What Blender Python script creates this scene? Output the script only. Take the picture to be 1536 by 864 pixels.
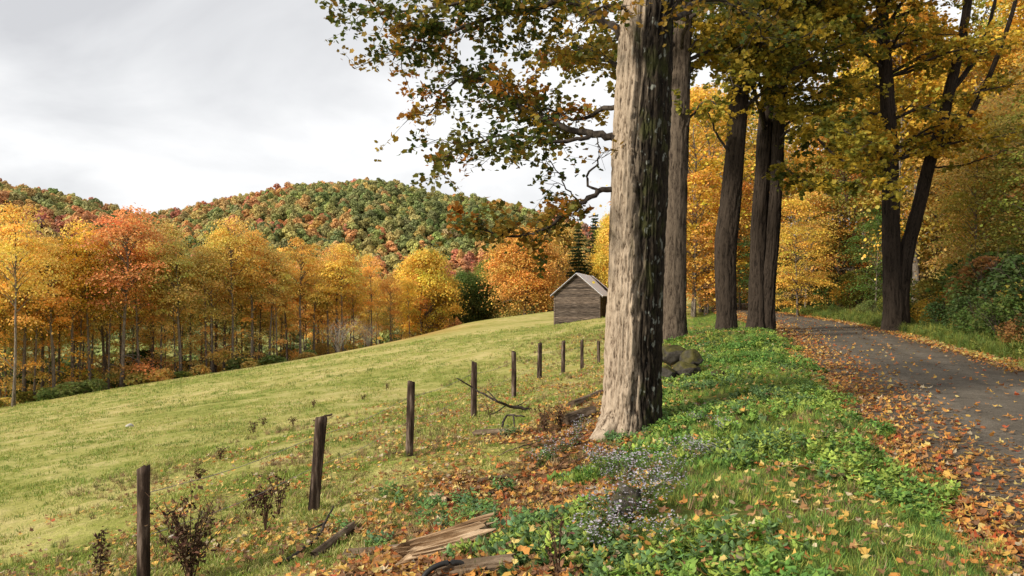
import bpy, math, random
import numpy as np
from mathutils import Vector, Matrix

sc = bpy.context.scene
for o in list(bpy.data.objects):
    bpy.data.objects.remove(o)
C = sc.collection.objects
R = math.radians

# ------------------------------------------------------------------ camera
EYE = 1.6
FPX = 1160.0                       # focal length in pixels of the 1536 wide photograph
cam_d = bpy.data.cameras.new('camera')
cam_d.sensor_width = 36.0
cam_d.lens = 36.0 * FPX / 1536.0
cam_d.clip_start = 0.05
cam_d.clip_end = 6000
cam = bpy.data.objects.new('camera', cam_d)
cam.location = (0, 0, EYE)
cam.rotation_euler = (R(90), 0, 0)
C.link(cam)
sc.camera = cam

# ------------------------------------------------------------------ light
SUN = Vector((-0.80, -0.45, 0.50)).normalized()      # towards the sun
SUN_EL = math.asin(SUN.z)
SUN_AZ = math.atan2(SUN.x, SUN.y)
sun_d = bpy.data.lights.new('sun', 'SUN')
sun_d.energy = 4.2
sun_d.angle = R(9.0)
sun_d.color = (1.0, 0.93, 0.80)
sun = bpy.data.objects.new('sun', sun_d)
sun.rotation_euler = SUN.to_track_quat('Z', 'Y').to_euler()
sun.location = (-40, -20, 60)
C.link(sun)

world = bpy.data.worlds.new('World')
sc.world = world
world.use_nodes = True
nt = world.node_tree
nt.nodes.clear()
def N(t, kind, **kw):
    n = t.nodes.new(kind)
    for k, v in kw.items():
        setattr(n, k, v)
    return n
def L(t, a, b):
    t.links.new(a, b)
wo = N(nt, 'ShaderNodeOutputWorld'); wb = N(nt, 'ShaderNodeBackground'); wb.inputs[1].default_value = 0.10
sky = N(nt, 'ShaderNodeTexSky', sky_type='NISHITA', sun_disc=False, sun_elevation=SUN_EL, sun_rotation=SUN_AZ)
tc = N(nt, 'ShaderNodeTexCoord')
sep = N(nt, 'ShaderNodeSeparateXYZ'); L(nt, tc.outputs['Generated'], sep.inputs[0])
zz = N(nt, 'ShaderNodeMath', operation='ADD'); zz.inputs[1].default_value = 0.5
zm = N(nt, 'ShaderNodeMath', operation='MAXIMUM'); zm.inputs[1].default_value = 0.0
L(nt, sep.outputs['Z'], zm.inputs[0]); L(nt, zm.outputs[0], zz.inputs[0])
dx = N(nt, 'ShaderNodeMath', operation='DIVIDE'); dy = N(nt, 'ShaderNodeMath', operation='DIVIDE')
L(nt, sep.outputs['X'], dx.inputs[0]); L(nt, zz.outputs[0], dx.inputs[1])
L(nt, sep.outputs['Y'], dy.inputs[0]); L(nt, zz.outputs[0], dy.inputs[1])
cmb = N(nt, 'ShaderNodeCombineXYZ'); L(nt, dx.outputs[0], cmb.inputs[0]); L(nt, dy.outputs[0], cmb.inputs[1])
mp = N(nt, 'ShaderNodeMapping'); mp.inputs['Scale'].default_value = (2.1, 2.4, 1); mp.inputs['Location'].default_value = (3.35, 1.2, 0)
L(nt, cmb.outputs[0], mp.inputs[0])
n1 = N(nt, 'ShaderNodeTexNoise'); n1.inputs['Scale'].default_value = 1.0; n1.inputs['Detail'].default_value = 6; n1.inputs['Roughness'].default_value = 0.52; n1.inputs['Distortion'].default_value = 0.5
L(nt, mp.outputs[0], n1.inputs['Vector'])
cr = N(nt, 'ShaderNodeValToRGB')
cr.color_ramp.elements[0].position = 0.32; cr.color_ramp.elements[0].color = (4.9, 4.94, 5.1, 1)
cr.color_ramp.elements[1].position = 0.60; cr.color_ramp.elements[1].color = (7.6, 7.6, 7.62, 1)
e = cr.color_ramp.elements.new(0.45); e.color = (6.1, 6.14, 6.24, 1)
L(nt, n1.outputs['Fac'], cr.inputs[0])
mx = N(nt, 'ShaderNodeMix', data_type='RGBA'); mx.inputs[0].default_value = 0.96
L(nt, sky.outputs[0], mx.inputs[6]); L(nt, cr.outputs[0], mx.inputs[7])
L(nt, mx.outputs[2], wb.inputs[0]); L(nt, wb.outputs[0], wo.inputs[0])

vs = sc.view_settings
vs.view_transform = 'Standard'; vs.look = 'None'; vs.gamma = 1; vs.use_curve_mapping = False
vs.exposure = 0.5
cy = sc.cycles
cy.use_denoising = True
cy.max_bounces = 6; cy.diffuse_bounces = 3; cy.glossy_bounces = 2; cy.transmission_bounces = 4; cy.transparent_max_bounces = 4
cy.sample_clamp_indirect = 6

# ------------------------------------------------------------------ numeric helpers
rng = np.random.default_rng(7)
random.seed(7)
def W(px, py, d):
    """a point seen at photograph pixel (px, py), d metres ahead of the camera"""
    return np.array([(px - 768.0) / FPX * d, d, EYE - (py - 432.0) / FPX * d])
def sstep(a, b, x):
    t = np.clip((x - a) / (b - a), 0, 1)
    return t * t * (3 - 2 * t)
def _h(i, j, k, s):
    n = (i * 374761393 + j * 668265263 + k * 2147483647 + s * 144664) & 0xffffffff
    n = ((n ^ (n >> 13)) * 1274126177) & 0xffffffff
    n = (n ^ (n >> 16)) & 0xffff
    return n / 65535.0
def vnoise(p, s=0):
    p = np.asarray(p, float)
    i = np.floor(p).astype(np.int64); f = p - i; f = f * f * (3 - 2 * f)
    x, y, z = i[..., 0], i[..., 1], i[..., 2]
    def c(a, b, d): return _h(x + a, y + b, z + d, s)
    fx, fy, fz = f[..., 0], f[..., 1], f[..., 2]
    a = c(0,0,0)*(1-fx)+c(1,0,0)*fx; b = c(0,1,0)*(1-fx)+c(1,1,0)*fx
    d = c(0,0,1)*(1-fx)+c(1,0,1)*fx; e = c(0,1,1)*(1-fx)+c(1,1,1)*fx
    return ((a*(1-fy)+b*fy)*(1-fz) + (d*(1-fy)+e*fy)*fz) * 2 - 1
def fbm(p, o=4, s=0):
    v = 0; a = 0.5; q = np.asarray(p, float)
    for k in range(o):
        v = v + a * vnoise(q, s + k); q = q * 2.03 + 11.3; a *= 0.5
    return v
def n2(x, y, sc_=1.0, o=3, s=0):
    x = np.asarray(x, float); y = np.asarray(y, float)
    return fbm(np.stack([x * sc_, y * sc_, np.zeros_like(x)], -1), o, s)

# ------------------------------------------------------------------ mesh helpers
def mesh_from(name, verts, faces, tint=None, smooth=False, extra=None):
    """verts (n,3); faces = list of (m,k) int arrays; tint (n,3) per vertex"""
    me = bpy.data.meshes.new(name)
    verts = np.asarray(verts, np.float32)
    faces = [np.asarray(f, np.int32) for f in faces if len(f)]
    me.vertices.add(len(verts)); me.vertices.foreach_set('co', verts.ravel())
    nl = sum(f.size for f in faces); npoly = sum(len(f) for f in faces)
    me.loops.add(nl); me.loops.foreach_set('vertex_index', np.concatenate([f.ravel() for f in faces]))
    sizes = np.concatenate([np.full(len(f), f.shape[1], np.int32) for f in faces])
    starts = np.concatenate([[0], np.cumsum(sizes)[:-1]]).astype(np.int32)
    me.polygons.add(npoly)
    me.polygons.foreach_set('loop_start', starts)
    me.polygons.foreach_set('loop_total', sizes)
    me.polygons.foreach_set('use_smooth', np.full(npoly, smooth))
    if tint is not None:
        a = me.attributes.new('tint', 'FLOAT_COLOR', 'POINT')
        t4 = np.ones((len(verts), 4), np.float32); t4[:, :3] = tint
        a.data.foreach_set('color', t4.ravel())
    for k, v in (extra or {}).items():
        a = me.attributes.new(k, 'FLOAT', 'POINT'); a.data.foreach_set('value', np.asarray(v, np.float32))
    me.update(calc_edges=True)
    return me
def add(name, me, mat=None, parent=None, label=None, cat=None, group=None, kind=None, color=None):
    o = bpy.data.objects.new(name, me)
    C.link(o)
    if mat is not None and me is not None and not me.materials:
        me.materials.append(mat)
    if parent is not None:
        o.parent = parent
    tag(o, label, cat, group, kind)
    if color is not None:
        o.color = (*color, 1)
    return o
def tag(o, label=None, cat=None, group=None, kind=None):
    if label: o['label'] = label
    if cat: o['category'] = cat
    if group: o['group'] = group
    if kind: o['kind'] = kind
    return o
def empty(name, loc, rz=0, **kw):
    o = add(name, None, **kw)
    o.location = tuple(float(v) for v in loc); o.rotation_euler = (0, 0, rz)
    return o
class Acc:
    def __init__(self): self.v = []; self.f = []; self.t = []; self.n = 0
    def put(self, v, fs, tint=(1, 1, 1)):
        v = np.asarray(v, float)
        for f in fs: self.f.append(np.asarray(f, np.int64) + self.n)
        self.v.append(v); self.n += len(v)
        t = np.asarray(tint, float)
        self.t.append(np.broadcast_to(t, (len(v), 3)))
    def inst(self, tv, tf, pos, mats, scale, tint):
        """copies of a template (tv, tf) at pos with rotation matrices and scale"""
        n = len(pos)
        if n == 0: return
        v = np.einsum('nij,kj->nki', mats, tv) * np.asarray(scale).reshape(-1, 1, 1) + np.asarray(pos)[:, None, :]
        k = len(tv)
        for f in tf:
            ff = (np.asarray(f)[None] + (np.arange(n) * k)[:, None, None]).reshape(-1, np.asarray(f).shape[1])
            self.f.append(ff + self.n)
        self.v.append(v.reshape(-1, 3)); self.n += n * k
        self.t.append(np.repeat(np.asarray(tint), k, axis=0))
    def mesh(self, name, smooth=False):
        by = {}
        for f in self.f: by.setdefault(f.shape[1], []).append(f)
        return mesh_from(name, np.concatenate(self.v), [np.concatenate(x) for x in by.values()], np.concatenate(self.t), smooth)
def tube(acc, pts, rad, sides=6, tint=(1, 1, 1), cap=True, twist=None):
    pts = np.asarray(pts, float); n = len(pts)
    rad = np.broadcast_to(np.asarray(rad, float), (n,))
    d = np.gradient(pts, axis=0); d /= np.linalg.norm(d, axis=1)[:, None] + 1e-9
    ref = np.array([0, 0, 1.0]) if abs(d[0, 2]) < 0.8 else np.array([1.0, 0, 0])
    a = np.cross(d, ref); a /= np.linalg.norm(a, axis=1)[:, None] + 1e-9
    b = np.cross(d, a)
    th = np.linspace(0, 2 * math.pi, sides, endpoint=False)
    v = pts[:, None] + rad[:, None, None] * (np.cos(th)[None, :, None] * a[:, None] + np.sin(th)[None, :, None] * b[:, None])
    i = np.arange(n - 1)[:, None] * sides; j = np.arange(sides)[None]; j2 = (j + 1) % sides
    q = np.stack([i + j, i + j2, i + sides + j2, i + sides + j], -1).reshape(-1, 4)
    fs = [q]
    if cap:
        fs.append(np.arange(sides)[None, ::-1]); fs.append((np.arange(sides) + (n - 1) * sides)[None])
    acc.put(v.reshape(-1, 3), fs, tint)
def basis(nrm, rs):
    """rotation matrices whose z axis is nrm, with random spin"""
    nrm = nrm / (np.linalg.norm(nrm, axis=1)[:, None] + 1e-9)
    r = rs.normal(size=nrm.shape)
    x = np.cross(nrm, r); x /= np.linalg.norm(x, axis=1)[:, None] + 1e-9
    y = np.cross(nrm, x)
    return np.stack([x, y, nrm], -1)
def smooth_line(P, n):
    """Catmull-Rom through the points"""
    P = np.asarray(P, float); m = len(P)
    if m < 3:
        t = np.linspace(0, 1, n)[:, None]; return P[0] * (1 - t) + P[-1] * t
    Q = np.concatenate([[2 * P[0] - P[1]], P, [2 * P[-1] - P[-2]]])
    out = []
    for t in np.linspace(0, m - 1 - 1e-6, n):
        i = int(t); f = t - i; a, b, c, d = Q[i:i + 4]
        out.append(0.5 * (2 * b + (c - a) * f + (2 * a - 5 * b + 4 * c - d) * f * f + (3 * b - a - 3 * c + d) * f ** 3))
    return np.array(out)

# leaf templates (unit length along y)
_h6 = [(0, 0, 0), (.36, .02, .05), (.37, .25, .03), (.58, .48, .10), (.33, .66, .04), (0, 1.0, -.05)]
MAPLE_V = np.array(_h6 + [(-x, y, z) for x, y, z in _h6[1:5]]) - np.array([0, .45, 0])
MAPLE_F = [np.array([[0, 1, 2, 3, 4, 5], [0, 5, 9, 8, 7, 6]])]
LEAF_V = np.array([(0, -.5, 0), (.42, -.12, .08), (.30, .28, .04), (0, .5, -.06), (-.34, .22, .05), (-.40, -.16, .08)])
LEAF_F = [np.array([[0, 1, 2, 3], [0, 3, 4, 5]])]
SPRAY_V = np.array([(0, -.5, 0), (.5, -.3, .1), (.28, .05, .0), (.5, .42, .08), (0, .55, -.08), (-.46, .36, .08), (-.25, -.02, 0), (-.5, -.34, .1)])
SPRAY_F = [np.array([[0, 1, 2, 6], [0, 6, 7, 7]])[:1], np.array([[2, 3, 4], [2, 4, 6], [6, 4, 5], [0, 6, 7]])]

# ------------------------------------------------------------------ materials
def mat(name):
    m = bpy.data.materials.new(name); m.use_nodes = True
    t = m.node_tree; t.nodes.clear()
    return m, t
def out(t, sh):
    o = N(t, 'ShaderNodeOutputMaterial'); L(t, sh, o.inputs[0])
def ramp(t, fac, stops):
    r = N(t, 'ShaderNodeValToRGB'); els = r.color_ramp.elements
    while len(els) > 1: els.remove(els[-1])
    els[0].position = stops[0][0]; els[0].color = (*stops[0][1], 1)
    for p, c in stops[1:]:
        e = els.new(p); e.color = (*c, 1)
    if fac is not None: L(t, fac, r.inputs[0])
    return r.outputs[0]
def noise(t, scale, vec=None, detail=4, rough=0.55, dist=0.0, sx=(1, 1, 1)):
    n = N(t, 'ShaderNodeTexNoise')
    n.inputs['Scale'].default_value = scale; n.inputs['Detail'].default_value = detail
    n.inputs['Roughness'].default_value = rough; n.inputs['Distortion'].default_value = dist
    if vec is not None:
        if sx != (1, 1, 1):
            mpn = N(t, 'ShaderNodeMapping'); mpn.inputs['Scale'].default_value = sx
            L(t, vec, mpn.inputs[0]); vec = mpn.outputs[0]
        L(t, vec, n.inputs['Vector'])
    return n.outputs['Fac']
def mixc(t, fac, a, b, mode='MIX'):
    m = N(t, 'ShaderNodeMix', data_type='RGBA', blend_type=mode)
    for i, v in ((0, fac), (6, a), (7, b)):
        if hasattr(v, 'is_linked'): L(t, v, m.inputs[i])
        elif i == 0: m.inputs[0].default_value = v
        else: m.inputs[i].default_value = (*v, 1)
    return m.outputs[2]
def mth(t, op, a, b=None):
    m = N(t, 'ShaderNodeMath', operation=op)
    for i, v in ((0, a), (1, b)):
        if v is None: continue
        if hasattr(v, 'is_linked'): L(t, v, m.inputs[i])
        else: m.inputs[i].default_value = v
    return m.outputs[0]
def geo(t): return N(t, 'ShaderNodeNewGeometry').outputs['Position']
def objc(t): return N(t, 'ShaderNodeTexCoord').outputs['Object']
def attr(t, name, typ='GEOMETRY', out_='Color'):
    a = N(t, 'ShaderNodeAttribute', attribute_type=typ, attribute_name=name); return a.outputs[out_]
def princ(t, col, rough=0.8, spec=0.2, bump=None, bs=0.5, bd=0.02, metal=0):
    p = N(t, 'ShaderNodeBsdfPrincipled')
    if hasattr(col, 'is_linked'): L(t, col, p.inputs['Base Color'])
    else: p.inputs['Base Color'].default_value = (*col, 1)
    if hasattr(rough, 'is_linked'): L(t, rough, p.inputs['Roughness'])
    else: p.inputs['Roughness'].default_value = rough
    p.inputs['Specular IOR Level'].default_value = spec; p.inputs['Metallic'].default_value = metal
    if bump is not None:
        b = N(t, 'ShaderNodeBump'); b.inputs['Strength'].default_value = bs; b.inputs['Distance'].default_value = bd
        L(t, bump, b.inputs['Height']); L(t, b.outputs[0], p.inputs['Normal'])
    return p.outputs[0]
def leaf_mat(name, mode, trans=0.3, base=None, spec=0.25):
    m, t = mat(name)
    c = attr(t, 'tint')
    if mode == 'object':
        c = mixc(t, 1.0, c, N(t, 'ShaderNodeObjectInfo').outputs['Color'], 'MULTIPLY')
    elif mode == 'inst':
        c = mixc(t, 1.0, c, attr(t, 'itint', 'INSTANCER'), 'MULTIPLY')
    if base: c = mixc(t, 1.0, c, base, 'MULTIPLY')
    p = princ(t, c, 0.6, spec)
    tr = N(t, 'ShaderNodeBsdfTranslucent'); L(t, c, tr.inputs[0])
    ms = N(t, 'ShaderNodeMixShader'); ms.inputs[0].default_value = trans
    L(t, p, ms.inputs[1]); L(t, tr.outputs[0], ms.inputs[2]); out(t, ms.outputs[0])
    return m
M = {}
M['leaf_obj'] = leaf_mat('autumn_leaf', 'object', 0.45)
M['leaf_tint'] = leaf_mat('leaf', 'tint', 0.5)
M['leaf_inst'] = leaf_mat('scattered_leaf', 'inst', 0.25)
m, t = mat('forest_trunk_bark'); g = objc(t)
c = ramp(t, noise(t, 3.0, g, 4, .6, sx=(4, 4, 1)), [(.3, (.06, .048, .038)), (.55, (.20, .165, .13)), (.75, (.36, .31, .26))])
out(t, princ(t, c, .9, .1, noise(t, 8, g, 3, .6, sx=(4, 4, 1)), .8, .05)); M['bark_far'] = m
def bark(name, light, mid, dark, shade_damp):
    m, t = mat(name); g = objc(t)
    n_ = noise(t, 30.0, g, 5, .62, .5, sx=(1.0, 1.0, .22))
    f_ = noise(t, 60.0, g, 4, .6, .2, sx=(1, 1, .4))
    h_ = mth(t, 'SUBTRACT', mth(t, 'ADD', mth(t, 'MULTIPLY', n_, .72), mth(t, 'MULTIPLY', f_, .30)), mth(t, 'MULTIPLY', attr(t, 'furrow', out_='Fac'), .17))
    col = ramp(t, h_, [(.25, dark), (.335, mid), (.43, light), (.58, tuple(min(1, v * 1.25) for v in light))])
    big = noise(t, 1.3, g, 3, .5)
    col = mixc(t, mth(t, 'MULTIPLY', big, .25), col, (.35, .28, .2), 'MULTIPLY')
    dcol = ramp(t, h_, [(.30, (.008, .006, .005)), (.43, shade_damp), (.6, tuple(v * 2.2 for v in shade_damp))])
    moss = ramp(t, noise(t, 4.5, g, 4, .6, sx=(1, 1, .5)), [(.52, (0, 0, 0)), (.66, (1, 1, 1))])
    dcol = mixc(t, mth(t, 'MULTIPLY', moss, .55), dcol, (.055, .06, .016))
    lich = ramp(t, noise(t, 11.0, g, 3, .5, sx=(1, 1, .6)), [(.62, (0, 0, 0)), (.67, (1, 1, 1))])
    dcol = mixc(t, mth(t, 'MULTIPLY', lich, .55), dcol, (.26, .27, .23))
    col = mixc(t, attr(t, 'shade_damp', out_='Fac'), col, dcol)  # shade of the side away from the sun painted in, over damp bark
    out(t, princ(t, col, .9, .12, h_, 0.9, .03)); return m
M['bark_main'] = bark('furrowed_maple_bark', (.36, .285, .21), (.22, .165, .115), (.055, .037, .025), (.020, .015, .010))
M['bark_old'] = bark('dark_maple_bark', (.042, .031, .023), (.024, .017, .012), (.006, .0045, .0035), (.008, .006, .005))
M['bark_second'] = bark('brown_maple_bark', (.105, .08, .058), (.06, .044, .032), (.014, .010, .007), (.009, .007, .005))
m, t = mat('branch_bark'); g = objc(t)
out(t, princ(t, ramp(t, noise(t, 14, g, 3), [(.35, (.020, .015, .012)), (.65, (.075, .06, .047))]), .9, .1)); M['branch'] = m

# ------------------------------------------------------------------ road course and terrain height
ROAD = np.array([(-16, .6), (-8, 2.5), (0, 4.45), (5, 5.75), (13, 8.0), (18, 9.4), (25, 11.4), (33, 13.7), (42, 15.7), (50, 16.9), (60, 18.4), (70, 20.6), (85, 25), (100, 31)])  # (y, x)
def road_x(y): 
    y = np.asarray(y, float)
    return np.interp(y, _ry, _rx)
_rl = smooth_line(ROAD, 160); _ry, _rx = _rl[:, 0], _rl[:, 1]
HW = 2.45
ROADZ = -0.30
def road_left(y): return road_x(y) - HW
def fence_x(y): return -2.3 + 0.279 * (np.asarray(y, float) - 9.1)
ctrl = []
for a in [(217, 890, 6.5), (475, 767, 9.1), (615, 684, 11.5), (711, 627, 15.2), (771, 597, 18.5), (809, 571, 22.8), (845, 567, 23.9), (873, 558, 26.6), (898, 556, 29),
          (0, 864, 8.6), (0, 700, 19.7), (0, 650, 33.6), (0, 613, 72), (200, 640, 27), (200, 578, 80), (400, 547, 88), (400, 600, 32), (560, 523, 80), (560, 570, 36),
          (690, 500, 78), (690, 530, 45), (831, 488, 70.5), (900, 477, 69.5), (912, 474, 76), (750, 500, 60), (800, 520, 40), (690, 487, 112), (760, 478, 120), (830, 467, 118), (640, 503, 112),
          (945, 650, 11.2), (1060, 600, 12.4), (1150, 560, 16.3), (1000, 560, 18), (1008, 510, 27), (1090, 501, 31), (1140, 496, 34), (1045, 480, 58), (980, 490, 50), (1100, 474, 75), (960, 470, 110)]:
    ctrl.append(W(*a))
ctrl += [(0, 0, 0), (0, 5.1, -.32), (.24, 8.7, -.70), (1.9, 6, .0), (2.9, 9, -.02), (1.6, 3.5, .02), (3.9, 12.4, -.08), (3.0, 6, -.18), (-1.5, 3, -.5), (-4, 0, -1.0), (-12, 0, -2.4), (-30, 5, -5), (-60, 20, -9.5), (-90, 60, -14),
         (0, -12, .2), (-10, -12, -1.8), (-40, -12, -6), (-100, 120, -19), (-75, 110, -15.5), (-50, 120, -14.5), (-30, 130, -13), (-70, 170, -20), (-20, 180, -14), (20, 180, -4), (-140, 180, -24), (0, 150, -6.5), (-12, 150, -9.5),
         (60, 180, 6), (-120, 100, -20), (-60, 220, -20), (0, 220, -10), (60, 220, 8), (-160, 220, -24), (-100, 10, -14)]
for yy in (-12, 0, 8, 16, 25, 34, 45, 60, 80):
    xr = float(road_x(yy)) + HW
    ctrl += [(xr + .8, yy, -.22), (xr + 3.5, yy, .15), (xr + 9, yy, 1.4), (xr + 22, yy, 5.5), (xr + 45, yy, 13), (xr + 90, yy, 26)]
ctrl += [(40, 120, 6), (80, 120, 18), (130, 150, 30), (130, 220, 30)]
ctrl = np.array([np.asarray(c, float) for c in ctrl])
_S = 40.0
def _U(r2): return np.where(r2 > 1e-12, 0.5 * r2 * np.log(r2 + 1e-12), 0)
def _fit(P, z, lam):
    n = len(P); r2 = ((P[:, None] - P[None]) ** 2).sum(-1)
    K = _U(r2) + lam * np.eye(n); Q = np.concatenate([np.ones((n, 1)), P], 1)
    A = np.block([[K, Q], [Q.T, np.zeros((3, 3))]])
    return np.linalg.solve(A, np.concatenate([z, np.zeros(3)]))
_P = ctrl[:, :2] / _S
_w = _fit(_P, ctrl[:, 2], 2e-4)
def tps(x, y):
    q = np.stack([np.ravel(x), np.ravel(y)], -1) / _S
    r = np.empty(len(q))
    for i in range(0, len(q), 20000):
        c = q[i:i + 20000]; r2 = ((c[:, None] - _P[None]) ** 2).sum(-1)
        r[i:i + 20000] = _U(r2) @ _w[:-3] + _w[-3] + c @ _w[-2:]
    return r.reshape(np.shape(x))
# far hills: two wooded ridges behind the valley
H2X = np.array([-700, -420, -300, -255, -212, -170, -132, -95, -58, -26, 6, 40, 70, 120, 200, 400, 800])
H2Z = np.array([-5, 10, 34, 49, 62, 72, 77, 79, 70, 64, 56, 48, 40, 36, 40, 60, 60])
H1X = np.array([-900, -600, -414, -340, -298, -270, -247, -220, -205, -185, -160, -120])
H1Z = np.array([110, 105, 82, 66, 57, 52, 43, 36, 31, 22, 8, -30])
def hills(x, y):
    h2 = -22 + (np.interp(x, H2X, H2Z) + 22) * sstep(215, 620, y) * (1 - .5 * sstep(640, 1000, y))
    h1 = -22 + (np.interp(x, H1X, H1Z) + 22) * sstep(150, 450, y) * (1 - .8 * sstep(470, 800, y))
    return np.maximum(h1, h2) + n2(x, y, .012, 3, 40) * 7 * sstep(230, 330, y)
def ground(x, y):
    x = np.asarray(x, float); y = np.asarray(y, float)
    yc = np.clip(y, -14, 235)
    z = tps(np.clip(x, -170, 140), yc)
    z = z + n2(x, y, .55, 3, 3) * .10 * sstep(70, 20, y) + n2(x, y, 1.9, 3, 9) * .075 * sstep(40, 10, y)
    k = sstep(175, 240, y)
    z = z * (1 - k) + hills(x, y) * k
    lat = np.abs(x - road_x(np.clip(y, -16, 99)))
    w = 1 - sstep(HW - .25, HW + .9, lat)
    w = w * (y < 100)
    return z * (1 - w) + (ROADZ - .05) * w
def G(x, y): return float(ground(np.array([x]), np.array([y]))[0])

# ------------------------------------------------------------------ ground sheet
ys = [-14.0]
while ys[-1] < 236: ys.append(ys[-1] + max(.14, .014 * (ys[-1] + 9)))
ys = np.array(ys); u = np.linspace(-1, 1, 281)
gx = (0.22 * u + 0.78 * u ** 3)[None] * (24 + 1.0 * (ys[:, None] + 14)); gy = np.repeat(ys[:, None], len(u), 1)
gz = ground(gx, gy)
def grid_faces(r, c):
    i = np.arange(r - 1)[:, None] * c + np.arange(c - 1)[None]
    return np.stack([i, i + 1, i + c + 1, i + c], -1).reshape(-1, 4)
def zone(x, y):
    """0 at the fence, 1 at the road edge"""
    f = fence_x(y); return (x - f) / (road_left(y) - f)
def dirt_mask(x, y):
    s = zone(x, y) + n2(x, y, .9, 3, 21) * .22
    return sstep(.15, .32, s) * (1 - sstep(.46, .56, s)) * sstep(3, 5, y) * (1 - sstep(12, 17, y))
def wood_mask(x, y):
    """woodland floor: beyond the field edge and beyond the road"""
    ex = np.array([-200, -75, -48, -37, -27, -18, -12, 0, 8, 20, 60]); ey = np.array([60, 73, 82, 88, 96, 108, 118, 126, 124, 125, 125])
    a = sstep(-3, 4, y - np.interp(x, ex, ey) + n2(x, y, .12, 2, 5) * 5)
    b = sstep(.8, 3.5, x - road_x(np.clip(y, -16, 99)) - HW) * (y < 130)
    return np.clip(np.maximum(a, b), 0, 1)
lit = np.exp(-((zone(gx, gy) - .15) / .55) ** 2) * sstep(45, 25, gy)
me = mesh_from('ground', np.stack([gx, gy, gz], -1).reshape(-1, 3), [grid_faces(*gx.shape)], smooth=True,
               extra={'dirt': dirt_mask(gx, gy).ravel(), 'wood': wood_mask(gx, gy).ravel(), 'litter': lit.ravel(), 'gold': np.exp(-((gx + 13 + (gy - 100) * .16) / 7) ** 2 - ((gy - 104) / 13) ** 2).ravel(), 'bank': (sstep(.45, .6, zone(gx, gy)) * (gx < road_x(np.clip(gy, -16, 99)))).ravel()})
m, t = mat('field_and_bank_ground'); g = geo(t)
big = noise(t, .09, g, 4, .6, .3); mid = noise(t, .8, g, 5, .65, .2); fine = noise(t, 7.0, g, 4, .7); fin2 = noise(t, 30, g, 3, .7)
v = mth(t, 'ADD', mth(t, 'MULTIPLY', mid, .45), mth(t, 'ADD', mth(t, 'MULTIPLY', fine, .3), mth(t, 'MULTIPLY', big, .3)))
grass = ramp(t, v, [(.38, (.10, .11, .026)), (.46, (.20, .21, .045)), (.54, (.31, .29, .09)), (.64, (.45, .375, .17))])
straw = ramp(t, mid, [(.4, (.30, .27, .075)), (.6, (.44, .36, .15))])
grass = mixc(t, ramp(t, big, [(.42, (0, 0, 0)), (.58, (.75, .75, .75))]), grass, straw)
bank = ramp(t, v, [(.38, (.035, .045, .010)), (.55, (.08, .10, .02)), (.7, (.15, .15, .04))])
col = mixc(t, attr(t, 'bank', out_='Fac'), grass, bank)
lt = ramp(t, fine, [(.52, (0, 0, 0)), (.6, (1, 1, 1))])
col = mixc(t, mth(t, 'MULTIPLY', lt, mth(t, 'MULTIPLY', attr(t, 'litter', out_='Fac'), .85)), col, (.15, .095, .035))
dirt = ramp(t, fine, [(.35, (.035, .02, .012)), (.55, (.12, .065, .03)), (.7, (.22, .12, .05))])
col = mixc(t, attr(t, 'dirt', out_='Fac'), col, dirt)
floor_ = ramp(t, mid, [(.35, (.030, .022, .010)), (.55, (.085, .06, .02)), (.7, (.16, .10, .03))])
col = mixc(t, attr(t, 'wood', out_='Fac'), col, floor_)
col = mixc(t, mth(t, 'MULTIPLY', attr(t, 'gold', out_='Fac'), mth(t, 'MULTIPLY', mid, 1.3)), col, (.36, .17, .05))
out(t, princ(t, col, .95, .05, mth(t, 'ADD', fine, mth(t, 'MULTIPLY', fin2, .4)), .9, .06)); M['ground'] = m
add('ground', me, m, kind='structure')
# hillside sheet
hy = np.concatenate([np.linspace(228, 700, 90), np.linspace(720, 3000, 30)]); hu = np.linspace(-1, 1, 150)
hx = hu[None] * (380 + .9 * hy[:, None]); hyy = np.repeat(hy[:, None], len(hu), 1)
me = mesh_from('hill', np.stack([hx, hyy, ground(hx, hyy) - .3], -1).reshape(-1, 3), [grid_faces(*hx.shape)], smooth=True)
m, t = mat('wooded_hill_ground')
out(t, princ(t, ramp(t, noise(t, .05, geo(t)), [(.4, (.05, .05, .015)), (.6, (.11, .085, .03))]), .95, .05))
add('hill', me, m, kind='structure')

# ------------------------------------------------------------------ road
ry = np.arange(-13, 96, .35); rc = road_x(ry); dxy = np.gradient(rc, ry); nn = np.stack([np.ones_like(dxy), -dxy], -1); nn /= np.linalg.norm(nn, axis=1)[:, None]
lu = np.linspace(-1, 1, 41)
ex = HW + .05 + .14 * n2(ry, ry * 0, .7, 3, 66)
ex2 = HW + .12 + .14 * n2(ry, ry * 0 + 9, .7, 3, 67)
lat = np.where(lu[None] < 0, lu[None] * ex[:, None], lu[None] * ex2[:, None])
vx = rc[:, None] + nn[:, :1] * lat; vy = ry[:, None] + nn[:, 1:] * lat
al = np.abs(lu)[None]
vz = ROADZ + .05 * (1 - al ** 2) - .022 * (np.exp(-((al - .36) / .12) ** 2)) + .012 * n2(vx, vy, 1.3, 3, 70) - .07 * sstep(.93, 1, al)
me = mesh_from('road', np.stack([vx, vy, vz], -1).reshape(-1, 3), [grid_faces(*vx.shape)], smooth=True, extra={'lat': np.repeat(np.abs(lu)[None], len(ry), 0).ravel(), 'slat': np.repeat(lu[None], len(ry), 0).ravel()})
m, t = mat('packed_gravel'); g = geo(t)
a = noise(t, .7, g, 4, .6); b = noise(t, 38, g, 4, .75); c_ = noise(t, 4.0, g, 4, .6)
vo = N(t, 'ShaderNodeTexVoronoi'); vo.inputs['Scale'].default_value = 42; L(t, g, vo.inputs['Vector'])
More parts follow.
